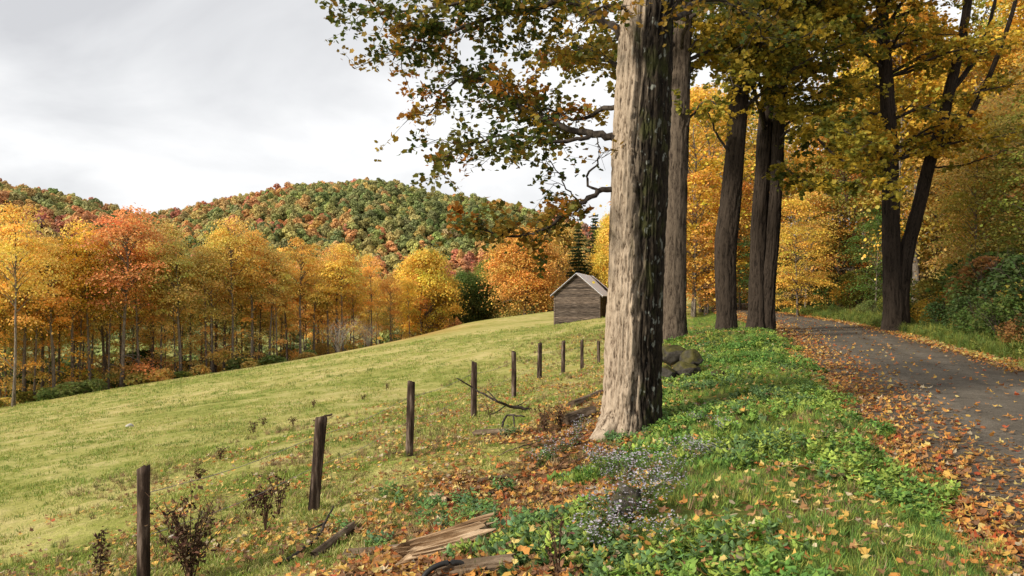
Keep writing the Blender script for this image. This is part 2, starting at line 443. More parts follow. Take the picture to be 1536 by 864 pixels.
v = mth(t, 'ADD', mth(t, 'MULTIPLY', a, .25), mth(t, 'ADD', mth(t, 'MULTIPLY', b, .55), mth(t, 'MULTIPLY', c_, .2)))
col = ramp(t, v, [(.38, (.055, .046, .037)), (.48, (.102, .084, .063)), (.56, (.142, .119, .092)), (.68, (.25, .22, .18))])
ruts = ramp(t, attr(t, 'lat', out_='Fac'), [(.0, (1, 1, 1)), (.22, (.85, .85, .85)), (.36, (1.2, 1.2, 1.2)), (.5, (.95, .95, .95)), (.8, (.85, .8, .75)), (1, (.6, .5, .4))])
col = mixc(t, 1.0, col, ruts, 'MULTIPLY')
out(t, princ(t, col, .9, .15, mth(t, 'ADD', b, mth(t, 'MULTIPLY', vo.outputs['Distance'], .5)), .8, .025)); M['gravel'] = m
add('road', me, m, kind='structure')
def road_z(x, y):
    al = np.clip(np.abs(x - road_x(y)) / HW, 0, 1)
    return ROADZ + .05 * (1 - al ** 2) - .022 * (np.exp(-((al - .36) / .12) ** 2))
def surf(x, y):
    l = np.abs(x - road_x(np.clip(y, -13, 95)))
    return np.where(l < HW, np.maximum(road_z(x, y), ground(x, y)), ground(x, y))

# ------------------------------------------------------------------ scatter helper (only for uncountable ground cover)
def scatter(name, pos, rot, scale, idx, tint, protos, label=None, cat=None, kind='stuff'):
    me = bpy.data.meshes.new(name)
    pos = np.asarray(pos, np.float32); n = len(pos)
    me.vertices.add(n); me.vertices.foreach_set('co', pos.ravel())
    def at(nm, typ, key, val):
        a = me.attributes.new(nm, typ, 'POINT'); a.data.foreach_set(key, np.asarray(val).ravel())
    at('irot', 'FLOAT_VECTOR', 'vector', np.asarray(rot, np.float32))
    sc_ = np.asarray(scale, np.float32)
    at('isc', 'FLOAT_VECTOR', 'vector', np.repeat(sc_[:, None], 3, 1) if sc_.ndim == 1 else sc_)
    at('iidx', 'INT', 'value', np.asarray(idx, np.int32))
    t4 = np.ones((n, 4), np.float32); t4[:, :3] = tint
    at('itint', 'FLOAT_COLOR', 'color', t4)
    me.update()
    o = add(name, me, label=label, cat=cat, kind=kind)
    ng = bpy.data.node_groups.new(name + '_nodes', 'GeometryNodeTree')
    ng.interface.new_socket('Geometry', in_out='INPUT', socket_type='NodeSocketGeometry')
    ng.interface.new_socket('Geometry', in_out='OUTPUT', socket_type='NodeSocketGeometry')
    gi = ng.nodes.new('NodeGroupInput'); go = ng.nodes.new('NodeGroupOutput')
    jn = ng.nodes.new('GeometryNodeJoinGeometry')
    for po in reversed(protos):
        oi = ng.nodes.new('GeometryNodeObjectInfo'); oi.inputs['Object'].default_value = po; oi.inputs['As Instance'].default_value = True
        ng.links.new(oi.outputs['Geometry'], jn.inputs[0])
    ip = ng.nodes.new('GeometryNodeInstanceOnPoints'); ip.inputs['Pick Instance'].default_value = True
    def na(nm, typ):
        a = ng.nodes.new('GeometryNodeInputNamedAttribute'); a.data_type = typ; a.inputs[0].default_value = nm; return a.outputs[0]
    e2r = ng.nodes.new('FunctionNodeEulerToRotation')
    ng.links.new(na('irot', 'FLOAT_VECTOR'), e2r.inputs[0])
    ng.links.new(gi.outputs[0], ip.inputs['Points']); ng.links.new(jn.outputs[0], ip.inputs['Instance'])
    ng.links.new(na('iidx', 'INT'), ip.inputs['Instance Index']); ng.links.new(e2r.outputs[0], ip.inputs['Rotation'])
    ng.links.new(na('isc', 'FLOAT_VECTOR'), ip.inputs['Scale']); ng.links.new(ip.outputs[0], go.inputs[0])
    o.modifiers.new('scatter', 'NODES').node_group = ng
    return o
def proto_obj(name, me, mt):
    me.materials.append(mt)
    return bpy.data.objects.new(name, me)

# ------------------------------------------------------------------ forest trees
def make_crown_tree(seed, H, cb, wid, ncl, ncard, csize, low=0.0, flat=.38, trunk_r=.17, lean=.03, limbs=True, spread=.24):
    """a trunk mesh with limbs and a crown mesh of leaf sprays, both standing on the origin"""
    rs = np.random.default_rng(seed)
    tr = Acc(); cr = Acc()
    k = 9; tz = np.linspace(-.4, H * .93, k)
    la = rs.uniform(0, 6.28); wob = np.cumsum(rs.normal(0, .10, (k, 2)), 0) * (tz[:, None] / H).clip(0, 1)
    path = np.stack([np.cos(la) * lean * tz + wob[:, 0], np.sin(la) * lean * tz + wob[:, 1], tz], -1)
    rad = trunk_r * (1 - .88 * (tz / H).clip(0, 1)) ; rad[0] *= 1.5; rad = np.maximum(rad, .02)
    tube(tr, path, rad, 8)
    def on(z): return np.array([np.interp(z, tz, path[:, 0]), np.interp(z, tz, path[:, 1]), z])
    for i in range(ncl):
        f = rs.uniform(0, 1) ** .8
        z = H * (cb + (1.0 - cb) * f)
        if rs.random() < low: z = H * rs.uniform(.12, cb + .1); f = .2
        prof = math.sin(math.pi * min(1, .16 + .80 * f)) ** .7
        az = rs.uniform(0, 6.28); r = wid * prof * (rs.uniform(.15, 1) ** .55)
        c = on(min(z, H * .93)); c = np.array([c[0] + math.cos(az) * r, c[1] + math.sin(az) * r, z])
        if limbs and (i % 2 == 0 or r > wid * .5):
            z0 = max(H * .18, z - r * rs.uniform(.4, .9) - .4); a = on(min(z0, H * .9))
            mid_ = (a + c) / 2 + np.array([0, 0, .12 * r])
            tube(tr, smooth_line([a, mid_, c], 4), np.linspace(.05, .012, 4) * (trunk_r / .17), 4, cap=False)
        sp = rs.uniform(.6, 1.3) * wid * spread
        p = rs.normal(size=(ncard, 3)) * np.array([sp, sp, sp * flat])
        p[:, 2] -= .18 * (p[:, 0] ** 2 + p[:, 1] ** 2) / (sp + .01)
        nr = rs.normal(0, .55, (ncard, 3)) + np.array([0, 0, 1.0]) + .35 * p / (sp + .01)
        v = rs.uniform(.72, 1.25); hs = rs.normal(0, .06)
        tint = np.stack([np.full(ncard, v * (1 + hs)), np.full(ncard, v * (1 - hs * .9)), np.full(ncard, v)], -1) * rs.uniform(.75, 1.25, (ncard, 1)) * (1 + rs.normal(0, .07, (ncard, 3)))
        cr.inst(LEAF_V, LEAF_F, c + p, basis(nr, rs), csize * rs.uniform(.6, 1.3, ncard), tint)
    return tr.mesh('forest_trunk', True), cr.mesh('forest_crown')
def make_conifer(seed, H, wid, csize=.5):
    rs = np.random.default_rng(seed); tr = Acc(); cr = Acc()
    tube(tr, [(0, 0, -.4), (0, 0, H * .5), (0, 0, H)], [.2, .12, .02], 7)
    z = H * .1
    while z < H * .985:
        f = (z / H); r = wid * (1 - f) ** .8 * rs.uniform(.85, 1.1) + .15
        nb = int(5 + r * 2)
        for j in range(nb):
            az = rs.uniform(0, 6.28); L_ = r * rs.uniform(.7, 1.1); dr = -.12 * L_
            e = np.array([math.cos(az) * L_, math.sin(az) * L_, z + dr])
            tube(tr, [(0, 0, z), e], [.03, .008], 3, cap=False)
            n = int(5 + L_ * 9); u_ = rs.uniform(.15, 1.05, n)[:, None]
            p = np.array([0, 0, z]) * (1 - u_) + e * u_ + rs.normal(0, .12, (n, 3)) * np.array([1, 1, .5]) * (1 + L_ * .25)
            cr.inst(SPRAY_V * np.array([.55, 1.1, 1]), SPRAY_F, p, basis(np.array([0, 0, 1.0]) + rs.normal(0, .35, (n, 3)), rs), csize * rs.uniform(.6, 1.2, n), np.ones((n, 3)) * rs.uniform(.65, 1.3, (n, 1)))
        z += H * .035 * rs.uniform(.8, 1.2)
    return tr.mesh('conifer_trunk', True), cr.mesh('conifer_crown')
def make_shrub(seed, H, wid, n, csize, bare=False):
    rs = np.random.default_rng(seed); tr = Acc(); cr = Acc()
    for i in range(9 if not bare else 26):
        az = rs.uniform(0, 6.28); r = wid * rs.uniform(.3, 1); e = np.array([math.cos(az) * r, math.sin(az) * r, H * rs.uniform(.55, 1)])
        m_ = e * np.array([.45, .45, .6]); ln = smooth_line([np.array([0, 0, -.15]), m_, e], 6) + rs.normal(0, .02, (6, 3))
        tube(tr, ln, np.linspace(.022, .005, 6), 4, cap=False)
        for q in range(3 if not bare else 12):
            k = rs.integers(2, 6); e2 = ln[k] + rs.normal(0, .3, 3) * wid * .5 + np.array([0, 0, .15 * H])
            tube(tr, [ln[k], e2], [.009, .003], 3, cap=False)
    az = rs.uniform(0, 6.28, n); f = rs.uniform(0, 1, n); r = wid * np.sqrt(rs.uniform(.05, 1, n)) * np.sin(np.pi * (.2 + .75 * f)) ** .6
    p = np.stack([np.cos(az) * r, np.sin(az) * r, H * (.06 + .94 * f)], -1)
    p += .22 * wid * np.stack([n2(p[:, 0] + p[:, 2], p[:, 1], 1.2, 2, seed + i) for i in range(3)], -1)
    keep = n2(p[:, 0] * 1.3 + 7 * seed, p[:, 1] * 1.3 + p[:, 2] * 1.7, 1.0, 2, 5) > -.12
    p = p[keep]; n = len(p)
    if n: cr.inst(SPRAY_V, SPRAY_F, p, basis(rs.normal(0, .6, (n, 3)) + np.array([0, 0, .9]), rs), csize * rs.uniform(.6, 1.3, n), np.ones((n, 3)) * rs.uniform(.65, 1.3, (n, 1)) * (1 + rs.normal(0, .1, (n, 3))))
    return tr.mesh('shrub_stems', False), (cr.mesh('shrub_leaves') if n else None)

GOLD = (.82, .54, .125); OLIVE = (.70, .53, .155); ORANGE = (.74, .41, .10); REDOR = (.72, .36, .12); YEL = (.74, .54, .09); GREEN = (.115, .165, .035); YGREEN = (.25, .25, .045); BROWN = (.36, .19, .06); DGREEN = (.055, .085, .028); RED = (.54, .20, .12); DKGREEN = (.075, .12, .03)
SCRUB = (.22, .28, .08); WGOLD = (.64, .41, .055); WOLIVE = (.42, .335, .06); WORANGE = (.54, .24, .045)
CN = {SCRUB: 'fresh green', WGOLD: 'old gold', WOLIVE: 'dull olive', WORANGE: 'amber orange', GOLD: 'golden', OLIVE: 'olive yellow', ORANGE: 'orange', REDOR: 'red-orange', YEL: 'bright yellow', GREEN: 'green', YGREEN: 'yellow-green', BROWN: 'russet brown', DGREEN: 'dark evergreen', RED: 'deep red', DKGREEN: 'dark green'}
# slender woodland trees, 17 m; low dense trees, 12 m
TALL = [make_crown_tree(100 + i, 17, (.46, .56, .5, .6, .42, .54)[i], (2.6, 3.1, 2.4, 2.9, 3.3, 2.5)[i], 46, 150, .205, low=.10, flat=.22, spread=.30, trunk_r=.15 + .03 * (i % 3)) for i in range(6)]
ROUND = [make_crown_tree(200 + i, 13, .16, 5.2, 150, 190, .25, low=.05, trunk_r=.26, spread=.2) for i in range(3)]
RWOOD = [make_crown_tree(300 + i, 17, .25, 3.8, 84, 125, .20, low=.20, trunk_r=.14, flat=.17, spread=.25) for i in range(5)]
CONI = [make_conifer(400 + i, 16, 3.2) for i in range(2)]
SHRUB = [make_shrub(500 + i, 2.0, 1.25, 3600, .095) for i in range(4)]
LOWSH = [make_shrub(520 + i, 1.5, 1.6, 900, .24) for i in range(3)]
for a, b in TALL + ROUND + RWOOD + CONI:
    a.materials.append(M['bark_far']); b.materials.append(M['leaf_obj'])
for a, b in SHRUB + LOWSH:
    a.materials.append(M['branch']); b.materials.append(M['leaf_obj'])
n_tree = [0]
def tree(name, pair, x, y, H, H0, color, label, cat, group, wide=1.0, parts=('trunk', 'crown'), sink=.05):
    s = H / H0
    e = empty(name, (x, y, G(x, y) - sink), random.uniform(0, 6.28), label=label, cat=cat, group=group)
    e.scale = (s * wide, s * wide, s)
    jb = random.uniform(.85, 1.12); jh = random.uniform(-.05, .05); jit = [color[0] * jb * (1 + jh), color[1] * jb * (1 - jh), color[2] * jb]
    a = add(parts[0], pair[0], parent=e)
    if pair[1] is not None: b = add(parts[1], pair[1], parent=e, color=jit)
    n_tree[0] += 1
    return e
def pxx(px, d): return (px - 768.0) / FPX * d

# the wood along the far side of the field
def edge_d(px): return float(np.interp(px, [-260, -100, 0, 100, 200, 300, 400, 500, 560, 620, 680], [58, 68, 77, 81, 84, 88, 93, 103, 112, 121, 131]))
def wood_h(px): return float(np.interp(px, [-200, 0, 150, 300, 420, 500, 600, 680], [18.6, 18.2, 17.8, 17.8, 17.2, 15.8, 13.6, 11.4]))
def wood_col(px, k):
    bands = [(-200, (GOLD, OLIVE)), (60, (YEL, GOLD, OLIVE)), (150, (GOLD, GOLD, ORANGE, OLIVE)), (215, (OLIVE, GOLD, OLIVE)), (340, (OLIVE, GOLD, OLIVE)), (420, (ORANGE, GOLD, GOLD, GOLD)), (520, (ORANGE, GOLD, GOLD, YEL)), (590, (YEL, GOLD, GOLD)), (660, (YEL, OLIVE, GREEN))]
    c = [b for a, b in bands if a <= px][-1]
    return random.choice(c + ((YGREEN, OLIVE) if k >= 3 else ()))
ORD = ['', 'first', 'second', 'third', 'fourth', 'fifth', 'sixth', 'seventh', 'eighth', 'ninth', 'tenth', 'eleventh', 'twelfth', 'thirteenth', 'fourteenth', 'fifteenth', 'sixteenth', 'seventeenth', 'eighteenth', 'nineteenth', 'twentieth'] + ['twenty-' + q for q in ('first', 'second', 'third', 'fourth', 'fifth', 'sixth', 'seventh', 'eighth', 'ninth')] + ['thirtieth'] + ['thirty-' + q for q in ('first', 'second', 'third', 'fourth', 'fifth', 'sixth')]
ROWS = ['', 'in the second row', 'in the third row', 'deep inside', 'at the back', 'at the very back']
n_front = 0
for k in range(5):
    px = (-60 if k == 0 else -170) + 11 * k
    while px < 690:
        p_ = px + random.uniform(-9, 9); d = edge_d(p_) + 2.5 + k * 7.5 + random.uniform(-2.2, 2.2)
        if k == 0 and abs(p_ - 185) < 20: px += 28; continue
        if k >= 3 and p_ > 640: px += 28; continue
        H = wood_h(p_) * random.uniform(.76, 1.08) * (1 + .018 * k)
        c = wood_col(p_, k)
        part = 'left end' if p_ < 180 else ('middle' if p_ < 430 else 'right end')
        front = k == 0
        if front: n_front += 1
        lb = f'{CN[c]} slender maple, {ORD[n_front]} from left in the front row across the field' if front else f'{CN[c]} slender maple {ROWS[k]} of the far wood, {part}'
        tree('maple_tree', random.choice(TALL), pxx(p_, d), d, H, 17, c, lb, 'tree', 'trees of the wood across the field', wide=random.uniform(.72, 1.05))
        px += random.uniform(17, 29) if k < 2 else random.uniform(28, 44)
tree('maple_tree', TALL[1], pxx(183, 84), 84, 19.6, 17, REDOR, 'tallest red-orange maple of the wood across the field, pale bare trunk', 'tree', 'trees of the wood across the field', 1.1)
tree('maple_tree', TALL[3], pxx(20, 70), 70, 18.5, 17, GOLD, 'golden tree with a long bare trunk at the left end of the wood', 'tree', 'trees of the wood across the field', .9)
tree('maple_tree', TALL[4], pxx(503, 108), 108, 16.0, 17, REDOR, 'red-orange slender maple above the grey bare bush at the field edge', 'tree', 'trees of the wood across the field', 1.05)
tree('maple_tree', ROUND[0], pxx(655, 172), 172, 19.5, 13, RED, 'deep red broad maple rising behind the golden trees', 'tree', 'trees of the wood across the field', .75)
tree('maple_tree', ROUND[1], pxx(640, 128), 128, 15.5, 13, YEL, 'bright yellow maple with low boughs at the right end of the wood', 'tree', 'trees of the wood across the field', .85)
tree('shrub', SHRUB[0], pxx(681, 124), 124, 2.6, 2.0, REDOR, 'small red-orange bush at the right tip of the wood', 'bush', None, 1.0, ('stems', 'leaves'))
# trees behind the barn
for px, d, H, c, pr, wd, lb in [(788, 128, 15.0, ORANGE, ROUND[2], 1.02, 'broad orange maple with boughs down to the grass beside the barn'),
                            (700, 138, 11.5, GREEN, ROUND[1], .8, 'green tree between the small red bush and the broad orange maple'),
                            (728, 141, 13.5, YGREEN, ROUND[0], .75, 'yellow-green tree just left of the broad orange maple'),
                            (838, 142, 16.5, OLIVE, ROUND[1], .9, 'olive yellow tree rising behind the barn roof'),
                            (820, 158, 17.0, DKGREEN, ROUND[0], .9, 'dark green tree behind the broad orange maple'),
                            (918, 132, 14.5, YEL, ROUND[1], .55, 'bright yellow tree showing between the barn and the thick trunk'),
                            (760, 160, 15, OLIVE, ROUND[2], .8, 'olive tree half hidden behind the broad orange maple')]:
    tree('broad_tree', pr, pxx(px, d), d, H, 13, c, lb, 'tree', 'trees behind the barn', wd)
for px, d, H, lb in [(868, 134, 15.5, 'dark evergreen conifer right above the barn ridge'), (893, 140, 17, 'tallest dark evergreen conifer behind the barn'), (852, 150, 17, 'dark evergreen conifer behind the olive tree at the barn'), (908, 150, 17.5, 'dark evergreen conifer beside the bright yellow tree'), (940, 145, 18, 'dark evergreen conifer behind the thick trunk')]:
    tree('conifer', random.choice(CONI), pxx(px, d), d, H, 16, DGREEN, lb, 'tree', 'conifers behind the barn')
# trees seen between the roadside trunks, beyond the bend
SIZE = lambda h: 'low in the gap' if h < 13 else ('of middle height' if h < 17.5 else 'tall and far back')
gap = [(965, 100, 16, GOLD), (985, 78, 14, ORANGE), (1020, 92, 23, GOLD), (1042, 64, 12, ORANGE), (1052, 84, 24, GOLD), (1062, 70, 9, ORANGE), (1075, 98, 26, OLIVE), (1095, 76, 20, YGREEN), (1110, 66, 11, ORANGE), (1125, 90, 24, GOLD), (1145, 84, 17, ORANGE), (1060, 72, 21, GOLD), (1130, 108, 20, YGREEN), (1040, 66, 19, WGOLD), (1175, 98, 18, GOLD)]
for i, (px, d, H, c) in enumerate(gap):
    tree('maple_tree', RWOOD[i % 5], pxx(px, d), d, H, 17, c, f'{CN[c]} maple {SIZE(H)} seen ' + ('behind the second roadside trunk' if px < 1036 else 'between the second and third trunks' if px < 1090 else 'beside the third and fourth trunks'), 'tree', 'trees beyond the roadside trunks', 1.15)
# woodland on the right of the road
right = []
DEP = ['nearest the road', 'in the second rank', 'in the third rank', 'in the fourth rank', 'farthest back']
for k, (d0, n) in enumerate([(40, 8), (50, 13), (62, 15), (78, 14), (98, 14)]):
    for i in range(n):
        d = d0 + random.uniform(-4, 4); xr = float(road_x(d)) + HW
        x0 = xr + 3.2 + (0 if k else 2.0); x1 = pxx(1680, d)
        x = x0 + (x1 - x0) * (i + random.uniform(.1, .9)) / n
        right.append((x, d, k))
for x, d, k in right:
    px = 768 + x / d * FPX
    c = random.choice((WOLIVE, YGREEN, WGOLD, YGREEN, WGOLD, OLIVE) if px > 1400 else (WGOLD, WGOLD, YEL, WOLIVE, WORANGE, YGREEN))
    if k >= 3 and random.random() < .35: c = WORANGE
    where = 'on the slope right of the road' if px > 1400 else 'past the bend right of the road'
    tall_ = k in (1, 2, 3) and random.random() < .55
    tree('woodland_tree', random.choice(TALL if tall_ else RWOOD), x, d, random.uniform(15, 21) if tall_ else ((random.uniform(11, 17.5) if px > 1380 else random.uniform(13, 19)) if k else random.uniform(7, 11)), 17, c, f'{CN[c]} woodland tree {where}, {DEP[k]}', 'tree', 'woodland right of the road', random.uniform(.9, 1.2))
for x, y, H, c, lb in [(21.8, 31, 9, YGREEN, 'young yellow-green tree arching over the right road bank'), (25.5, 36, 12, OLIVE, 'olive yellow young tree behind the arching one on the right bank'), (18.2, 24, 5.2, YGREEN, 'small yellow-green sapling at the right picture edge'), (19.8, 62, 7.5, DKGREEN, 'dark green understorey tree low in the gap past the bend'), (25, 64, 8, GREEN, 'green understorey tree behind the forked maple'), (23.5, 50, 6.5, GREEN, 'green understorey tree just left of the forked maple'), (27, 54, 7.5, DKGREEN, 'dark green understorey tree in the shade behind the forked maple'), (19.2, 52, 8, YEL, 'small bright yellow tree glowing at the road bend'), (22, 58, 9, GOLD, 'small golden tree beside the bright yellow one at the bend')]:
    tree('woodland_tree', random.choice(RWOOD), x, y, H, 17, c, lb, 'tree', 'woodland right of the road', 1.2)
# undergrowth shrubs along the right bank
for i in range(62):
    d = random.choice((random.uniform(16, 34), random.uniform(24, 60))); xr = float(road_x(d)) + HW
    x = xr + 1.3 + abs(random.gauss(0, 3.0)) * (d / 26)
    if abs(x - 17.0) < 1.6 and abs(d - 33.7) < 2.5: continue
    near = x - xr < 3
    c = random.choice((YGREEN, WOLIVE, GREEN, GREEN, DKGREEN, BROWN) if d < 32 else (YGREEN, WOLIVE, GREEN, SCRUB, WGOLD))
    tree('shrub', random.choice(SHRUB), x, d, random.uniform(.7, 1.5) if near else random.uniform(1.2, 3.0), 2.0, tuple(v * .85 for v in c), f'{CN[c]} leafy shrub ' + ('at the right road edge' if near else 'under the trees across the road') + (' past the forked maple' if d > 37 else ' by the forked maple' if d > 29 else ' before the forked maple'), 'bush', 'undergrowth right of the road', random.uniform(.9, 1.3), ('stems', 'leaves'))
tree('shrub', SHRUB[2], 20.6, 30.5, 2.4, 2.0, ORANGE, 'orange shrub glowing in the shade right of the forked tree', 'bush', 'undergrowth right of the road', 1.1, ('stems', 'leaves'))
THIRD = lambda p: 'under its left end' if p < 90 else ('below the red-orange maple' if p < 270 else ('right of the red-orange maple' if p < 400 else 'towards the grey bare bushes'))
# low green scrub along the foot of the wood
for i in range(34):
    px = random.uniform(-30, 470); d = edge_d(px) - random.uniform(-1.5, 2.5)
    c = random.choice((SCRUB, YGREEN, OLIVE, SCRUB))
    tree('shrub', random.choice(LOWSH), pxx(px, d), d, random.uniform(.6, 1.4), 1.5, c, f'low {CN[c]} scrub at the foot of the far wood, {THIRD(px)}', 'bush', 'scrub at the foot of the wood', random.uniform(.9, 1.5), ('stems', 'leaves'))
for i in range(44):
    px = random.uniform(-60, 600); d = edge_d(px) + (random.uniform(4, 20) if i < 10 else random.uniform(26, 40))  # rear bushes are added dark, standing in for shade behind the trunks
    c = random.choice((GOLD, OLIVE, GREEN, ORANGE) if i < 10 else (DKGREEN, GREEN, DKGREEN, BROWN))
    tree('shrub', random.choice(SHRUB), pxx(px, d), d, random.uniform(2, 4) if i < 10 else random.uniform(4, 7), 2.0, c, f'{CN[c]} understorey bush among the far wood trunks, {THIRD(px)}', 'bush', 'understorey of the wood', random.uniform(.8, 1.1), ('stems', 'leaves'))
BARE = make_shrub(560, 3.6, 2.6, 0, .1, True)
m, t = mat('grey_twig'); out(t, princ(t, (.30, .26, .22), .9, .1)); BARE[0].materials.append(m)
for px, d, h in ((508, 92, 3.6), (552, 98, 3.0)):
    x = pxx(px, d); e = empty('bare_shrub', (x, d, G(x, d)), random.uniform(0, 6), label='grey leafless bush at the field edge, ' + ('the larger of the two' if h > 3.2 else 'the smaller of the two'), cat='bush', group='bare bushes at the field edge')
    e.scale = (h / 3.6,) * 3; add('stems', BARE[0], parent=e)

# ------------------------------------------------------------------ the wooded hills: one far-off mass
def bubble_crown(seed):
    rs = np.random.default_rng(seed); ac = Acc()
    for i in range(9):
        az = rs.uniform(0, 6.28); r = rs.uniform(.5, 2.6) if i else 0; c = np.array([math.cos(az) * r, math.sin(az) * r, rs.uniform(3.5, 8.2) - .5 * r if i else 8.0])
        R0 = rs.uniform(1.0, 2.1); n = 85; d = rs.normal(size=(n, 3)); d[:, 2] = np.abs(d[:, 2]) * 1.1 - .35; d /= np.linalg.norm(d, axis=1)[:, None]
        ac.inst(LEAF_V, LEAF_F, c + d * R0 * rs.uniform(.75, 1.08, (n, 1)), basis(d + rs.normal(0, .35, (n, 3)), rs), rs.uniform(.6, 1.15, n), np.ones((n, 3)) * rs.uniform(.8, 1.2) * rs.uniform(.8, 1.2, (n, 1)))
    tube(ac, [(0, 0, -.5), (0, 0, 6)], [.2, .1], 5, tint=(.5, .4, .4))
    return ac.mesh('hill_crown')
HP = [proto_obj('hill_crown', bubble_crown(600 + i), M['leaf_inst']) for i in range(5)]
def hill_pts(n, x0, x1, y0, y1):
    return rng.uniform(x0, x1, n), rng.uniform(y0, y1, n)
hx_, hy_ = hill_pts(48000, -560, 330, 165, 690)
cell = {}
keep = []
for i, (a, b) in enumerate(zip(hx_, hy_)):
    key = (int(a // 4.3), int(b // 4.3))
    if key in cell: continue
    cell[key] = 1; keep.append(i)
hx_, hy_ = hx_[keep], hy_[keep]
pxh = 768 + hx_ / hy_ * FPX
ok = (pxh > -260) & (pxh < 1120) & ~((hy_ < 180) & (pxh > 660))
hx_, hy_ = hx_[ok], hy_[ok]; nh = len(hx_)
pal = np.array([(.22, .245, .085), (.30, .31, .105), (.40, .365, .125), (.52, .39, .135), (.60, .35, .13), (.58, .27, .12), (.52, .20, .12), (.34, .19, .13)])
nz_ = n2(hx_, hy_, .016, 3, 31) * 1.1 + rng.normal(0, .24, nh) + .20 * sstep(330, 560, hy_) * np.exp(-((hx_ + 120) / 110) ** 2) + .1 * sstep(300, 200, hy_)
ci = np.clip(np.digitize(nz_, [-.33, -.12, .05, .18, .32, .48, .68]), 0, 7)
ci = np.where(hy_ < 270, np.minimum(ci, 1 + (rng.random(nh) < .25)), ci)
ht = pal[ci] * rng.uniform(.82, 1.18, (nh, 1)) * (1 + rng.normal(0, .06, (nh, 3)))
hs_ = np.stack([rng.uniform(.5, 1.15, nh) ** 1.2] * 3, -1) * rng.uniform(.8, 1.3, (nh, 3)) * np.array([1.0, 1.0, .9])
scatter('hill_forest', np.stack([hx_, hy_, ground(hx_, hy_) - 1.2], -1), np.stack([rng.normal(0, .05, nh), rng.normal(0, .05, nh), rng.uniform(0, 6.28, nh)], -1), hs_, rng.integers(0, 5, nh), ht, HP,
        'mixed green, orange and red autumn forest covering the far hills', 'forest')

# ------------------------------------------------------------------ barn
GX = np.array([6.0, -2.0, 0]) / 6.3246; GY = np.array([2.0, 6.0, 0]) / 6.3246
barn = empty('barn', (5.87, 70.0, G(5.87, 70) - .02), math.atan2(GX[1], GX[0]), label='small weathered grey wooden barn with a metal roof in the field', cat='barn')
bz = barn.location.z
BW, BL = 4.2, 6.2; ZE = 1.12 - bz; ZA = 2.90 - bz
m, t = mat('weathered_board'); g = objc(t); oi = N(t, 'ShaderNodeObjectInfo')
c = ramp(t, noise(t, 5, g, 5, .65, .3, sx=(.35, 1, 9)), [(.34, (.022, .016, .013)), (.5, (.085, .068, .056)), (.62, (.19, .155, .13)), (.78, (.36, .31, .26))])
rv = ramp(t, oi.outputs['Random'], [(0, (.55, .53, .52)), (.5, (1, .96, .92)), (1, (1.5, 1.4, 1.3))])
out(t, princ(t, mixc(t, 1.0, c, rv, 'MULTIPLY'), .95, .05, noise(t, 9, g, 4, .7, sx=(.4, 1, 8)), .8, .03)); M['board'] = m
m, t = mat('barn_metal_roof'); g = objc(t)
out(t, princ(t, ramp(t, noise(t, 1.6, g, 4, .6, sx=(1, 3, 1)), [(.3, (.66, .69, .74)), (.6, (.80, .82, .86)), (.8, (.60, .57, .55))]), .45, .5)); M['roof'] = m
m, t = mat('dark_interior'); out(t, princ(t, (.012, .010, .009), .95, .05)); M['dark'] = m
def box(a, b, sk=None):
    (x0, y0, z0), (x1, y1, z1) = a, b
    v = [(x0, y0, z0), (x1, y0, z0), (x1, y1, z0), (x0, y1, z0), (x0, y0, z1), (x1, y0, z1), (x1, y1, z1), (x0, y1, z1)]
    f = np.array([[0, 3, 2, 1], [4, 5, 6, 7], [0, 1, 5, 4], [1, 2, 6, 5], [2, 3, 7, 6], [3, 0, 4, 7]])
    return np.array(v, float), f
def boxo(name, a, b, mt, parent, **kw):
    v, f = box(a, b); return add(name, mesh_from(name, v, [f]), mt, parent, **kw)
def gz_local(lx, ly):
    p = np.array([5.87, 70, 0]) + GX * lx + GY * ly; return G(p[0], p[1]) - bz
# inner shell keeps the barn dark behind the gaps
v = []; 
for ly in (.05, BL - .05):
    v += [(-BW / 2 + .05, ly, -1.6), (BW / 2 - .05, ly, -1.6), (BW / 2 - .05, ly, ZE - .02), (0, ly, ZA - .10), (-BW / 2 + .05, ly, ZE - .02)]
shell = add('lining', mesh_from('lining', v, [np.array([[0, 1, 2, 3, 4], [9, 8, 7, 6, 5]]), np.array([[0, 4, 9, 5], [1, 6, 7, 2], [2, 7, 8, 3], [3, 8, 9, 4]])]), M['dark'], barn)
gw = boxo('gable_wall', (-BW / 2 + .06, .035, -1.5), (BW / 2 - .06, .06, ZE), M['dark'], barn)
z = -1.3
while z < ZA - .12:
    hgt = random.uniform(.135, .165)
    zt = min(z + hgt - .012, ZA - .1)
    def hw_(q): return BW / 2 if q <= ZE else BW / 2 * (ZA - q) / (ZA - ZE)
    w0, w1 = hw_(z) - .01, hw_(zt) - .01
    y0 = random.uniform(-.022, -.004); sg = random.uniform(-.012, .012)
    v = [(-w0, y0 - .012, z + sg), (w0, y0 - .012, z - sg), (w1, y0, zt - sg), (-w1, y0, zt + sg), (-w0, .03, z + sg), (w0, .03, z - sg), (w1, .03, zt - sg), (-w1, .03, zt + sg)]
    add('board', mesh_from('board', v, [np.array([[0, 1, 2, 3], [5, 4, 7, 6], [1, 5, 6, 2], [4, 0, 3, 7], [3, 2, 6, 7], [4, 5, 1, 0]])]), M['board'], gw)
    z += hgt
for s in (-1, 1):
    boxo('corner_post', (s * BW / 2 - .06, -.045, -1.5), (s * BW / 2 + .06, .05, ZE - .03), M['board'], barn)
sw = boxo('side_wall', (BW / 2 - .03, .06, -1.2), (BW / 2 - .005, BL, ZE - .05), M['dark'], barn)
y = .1
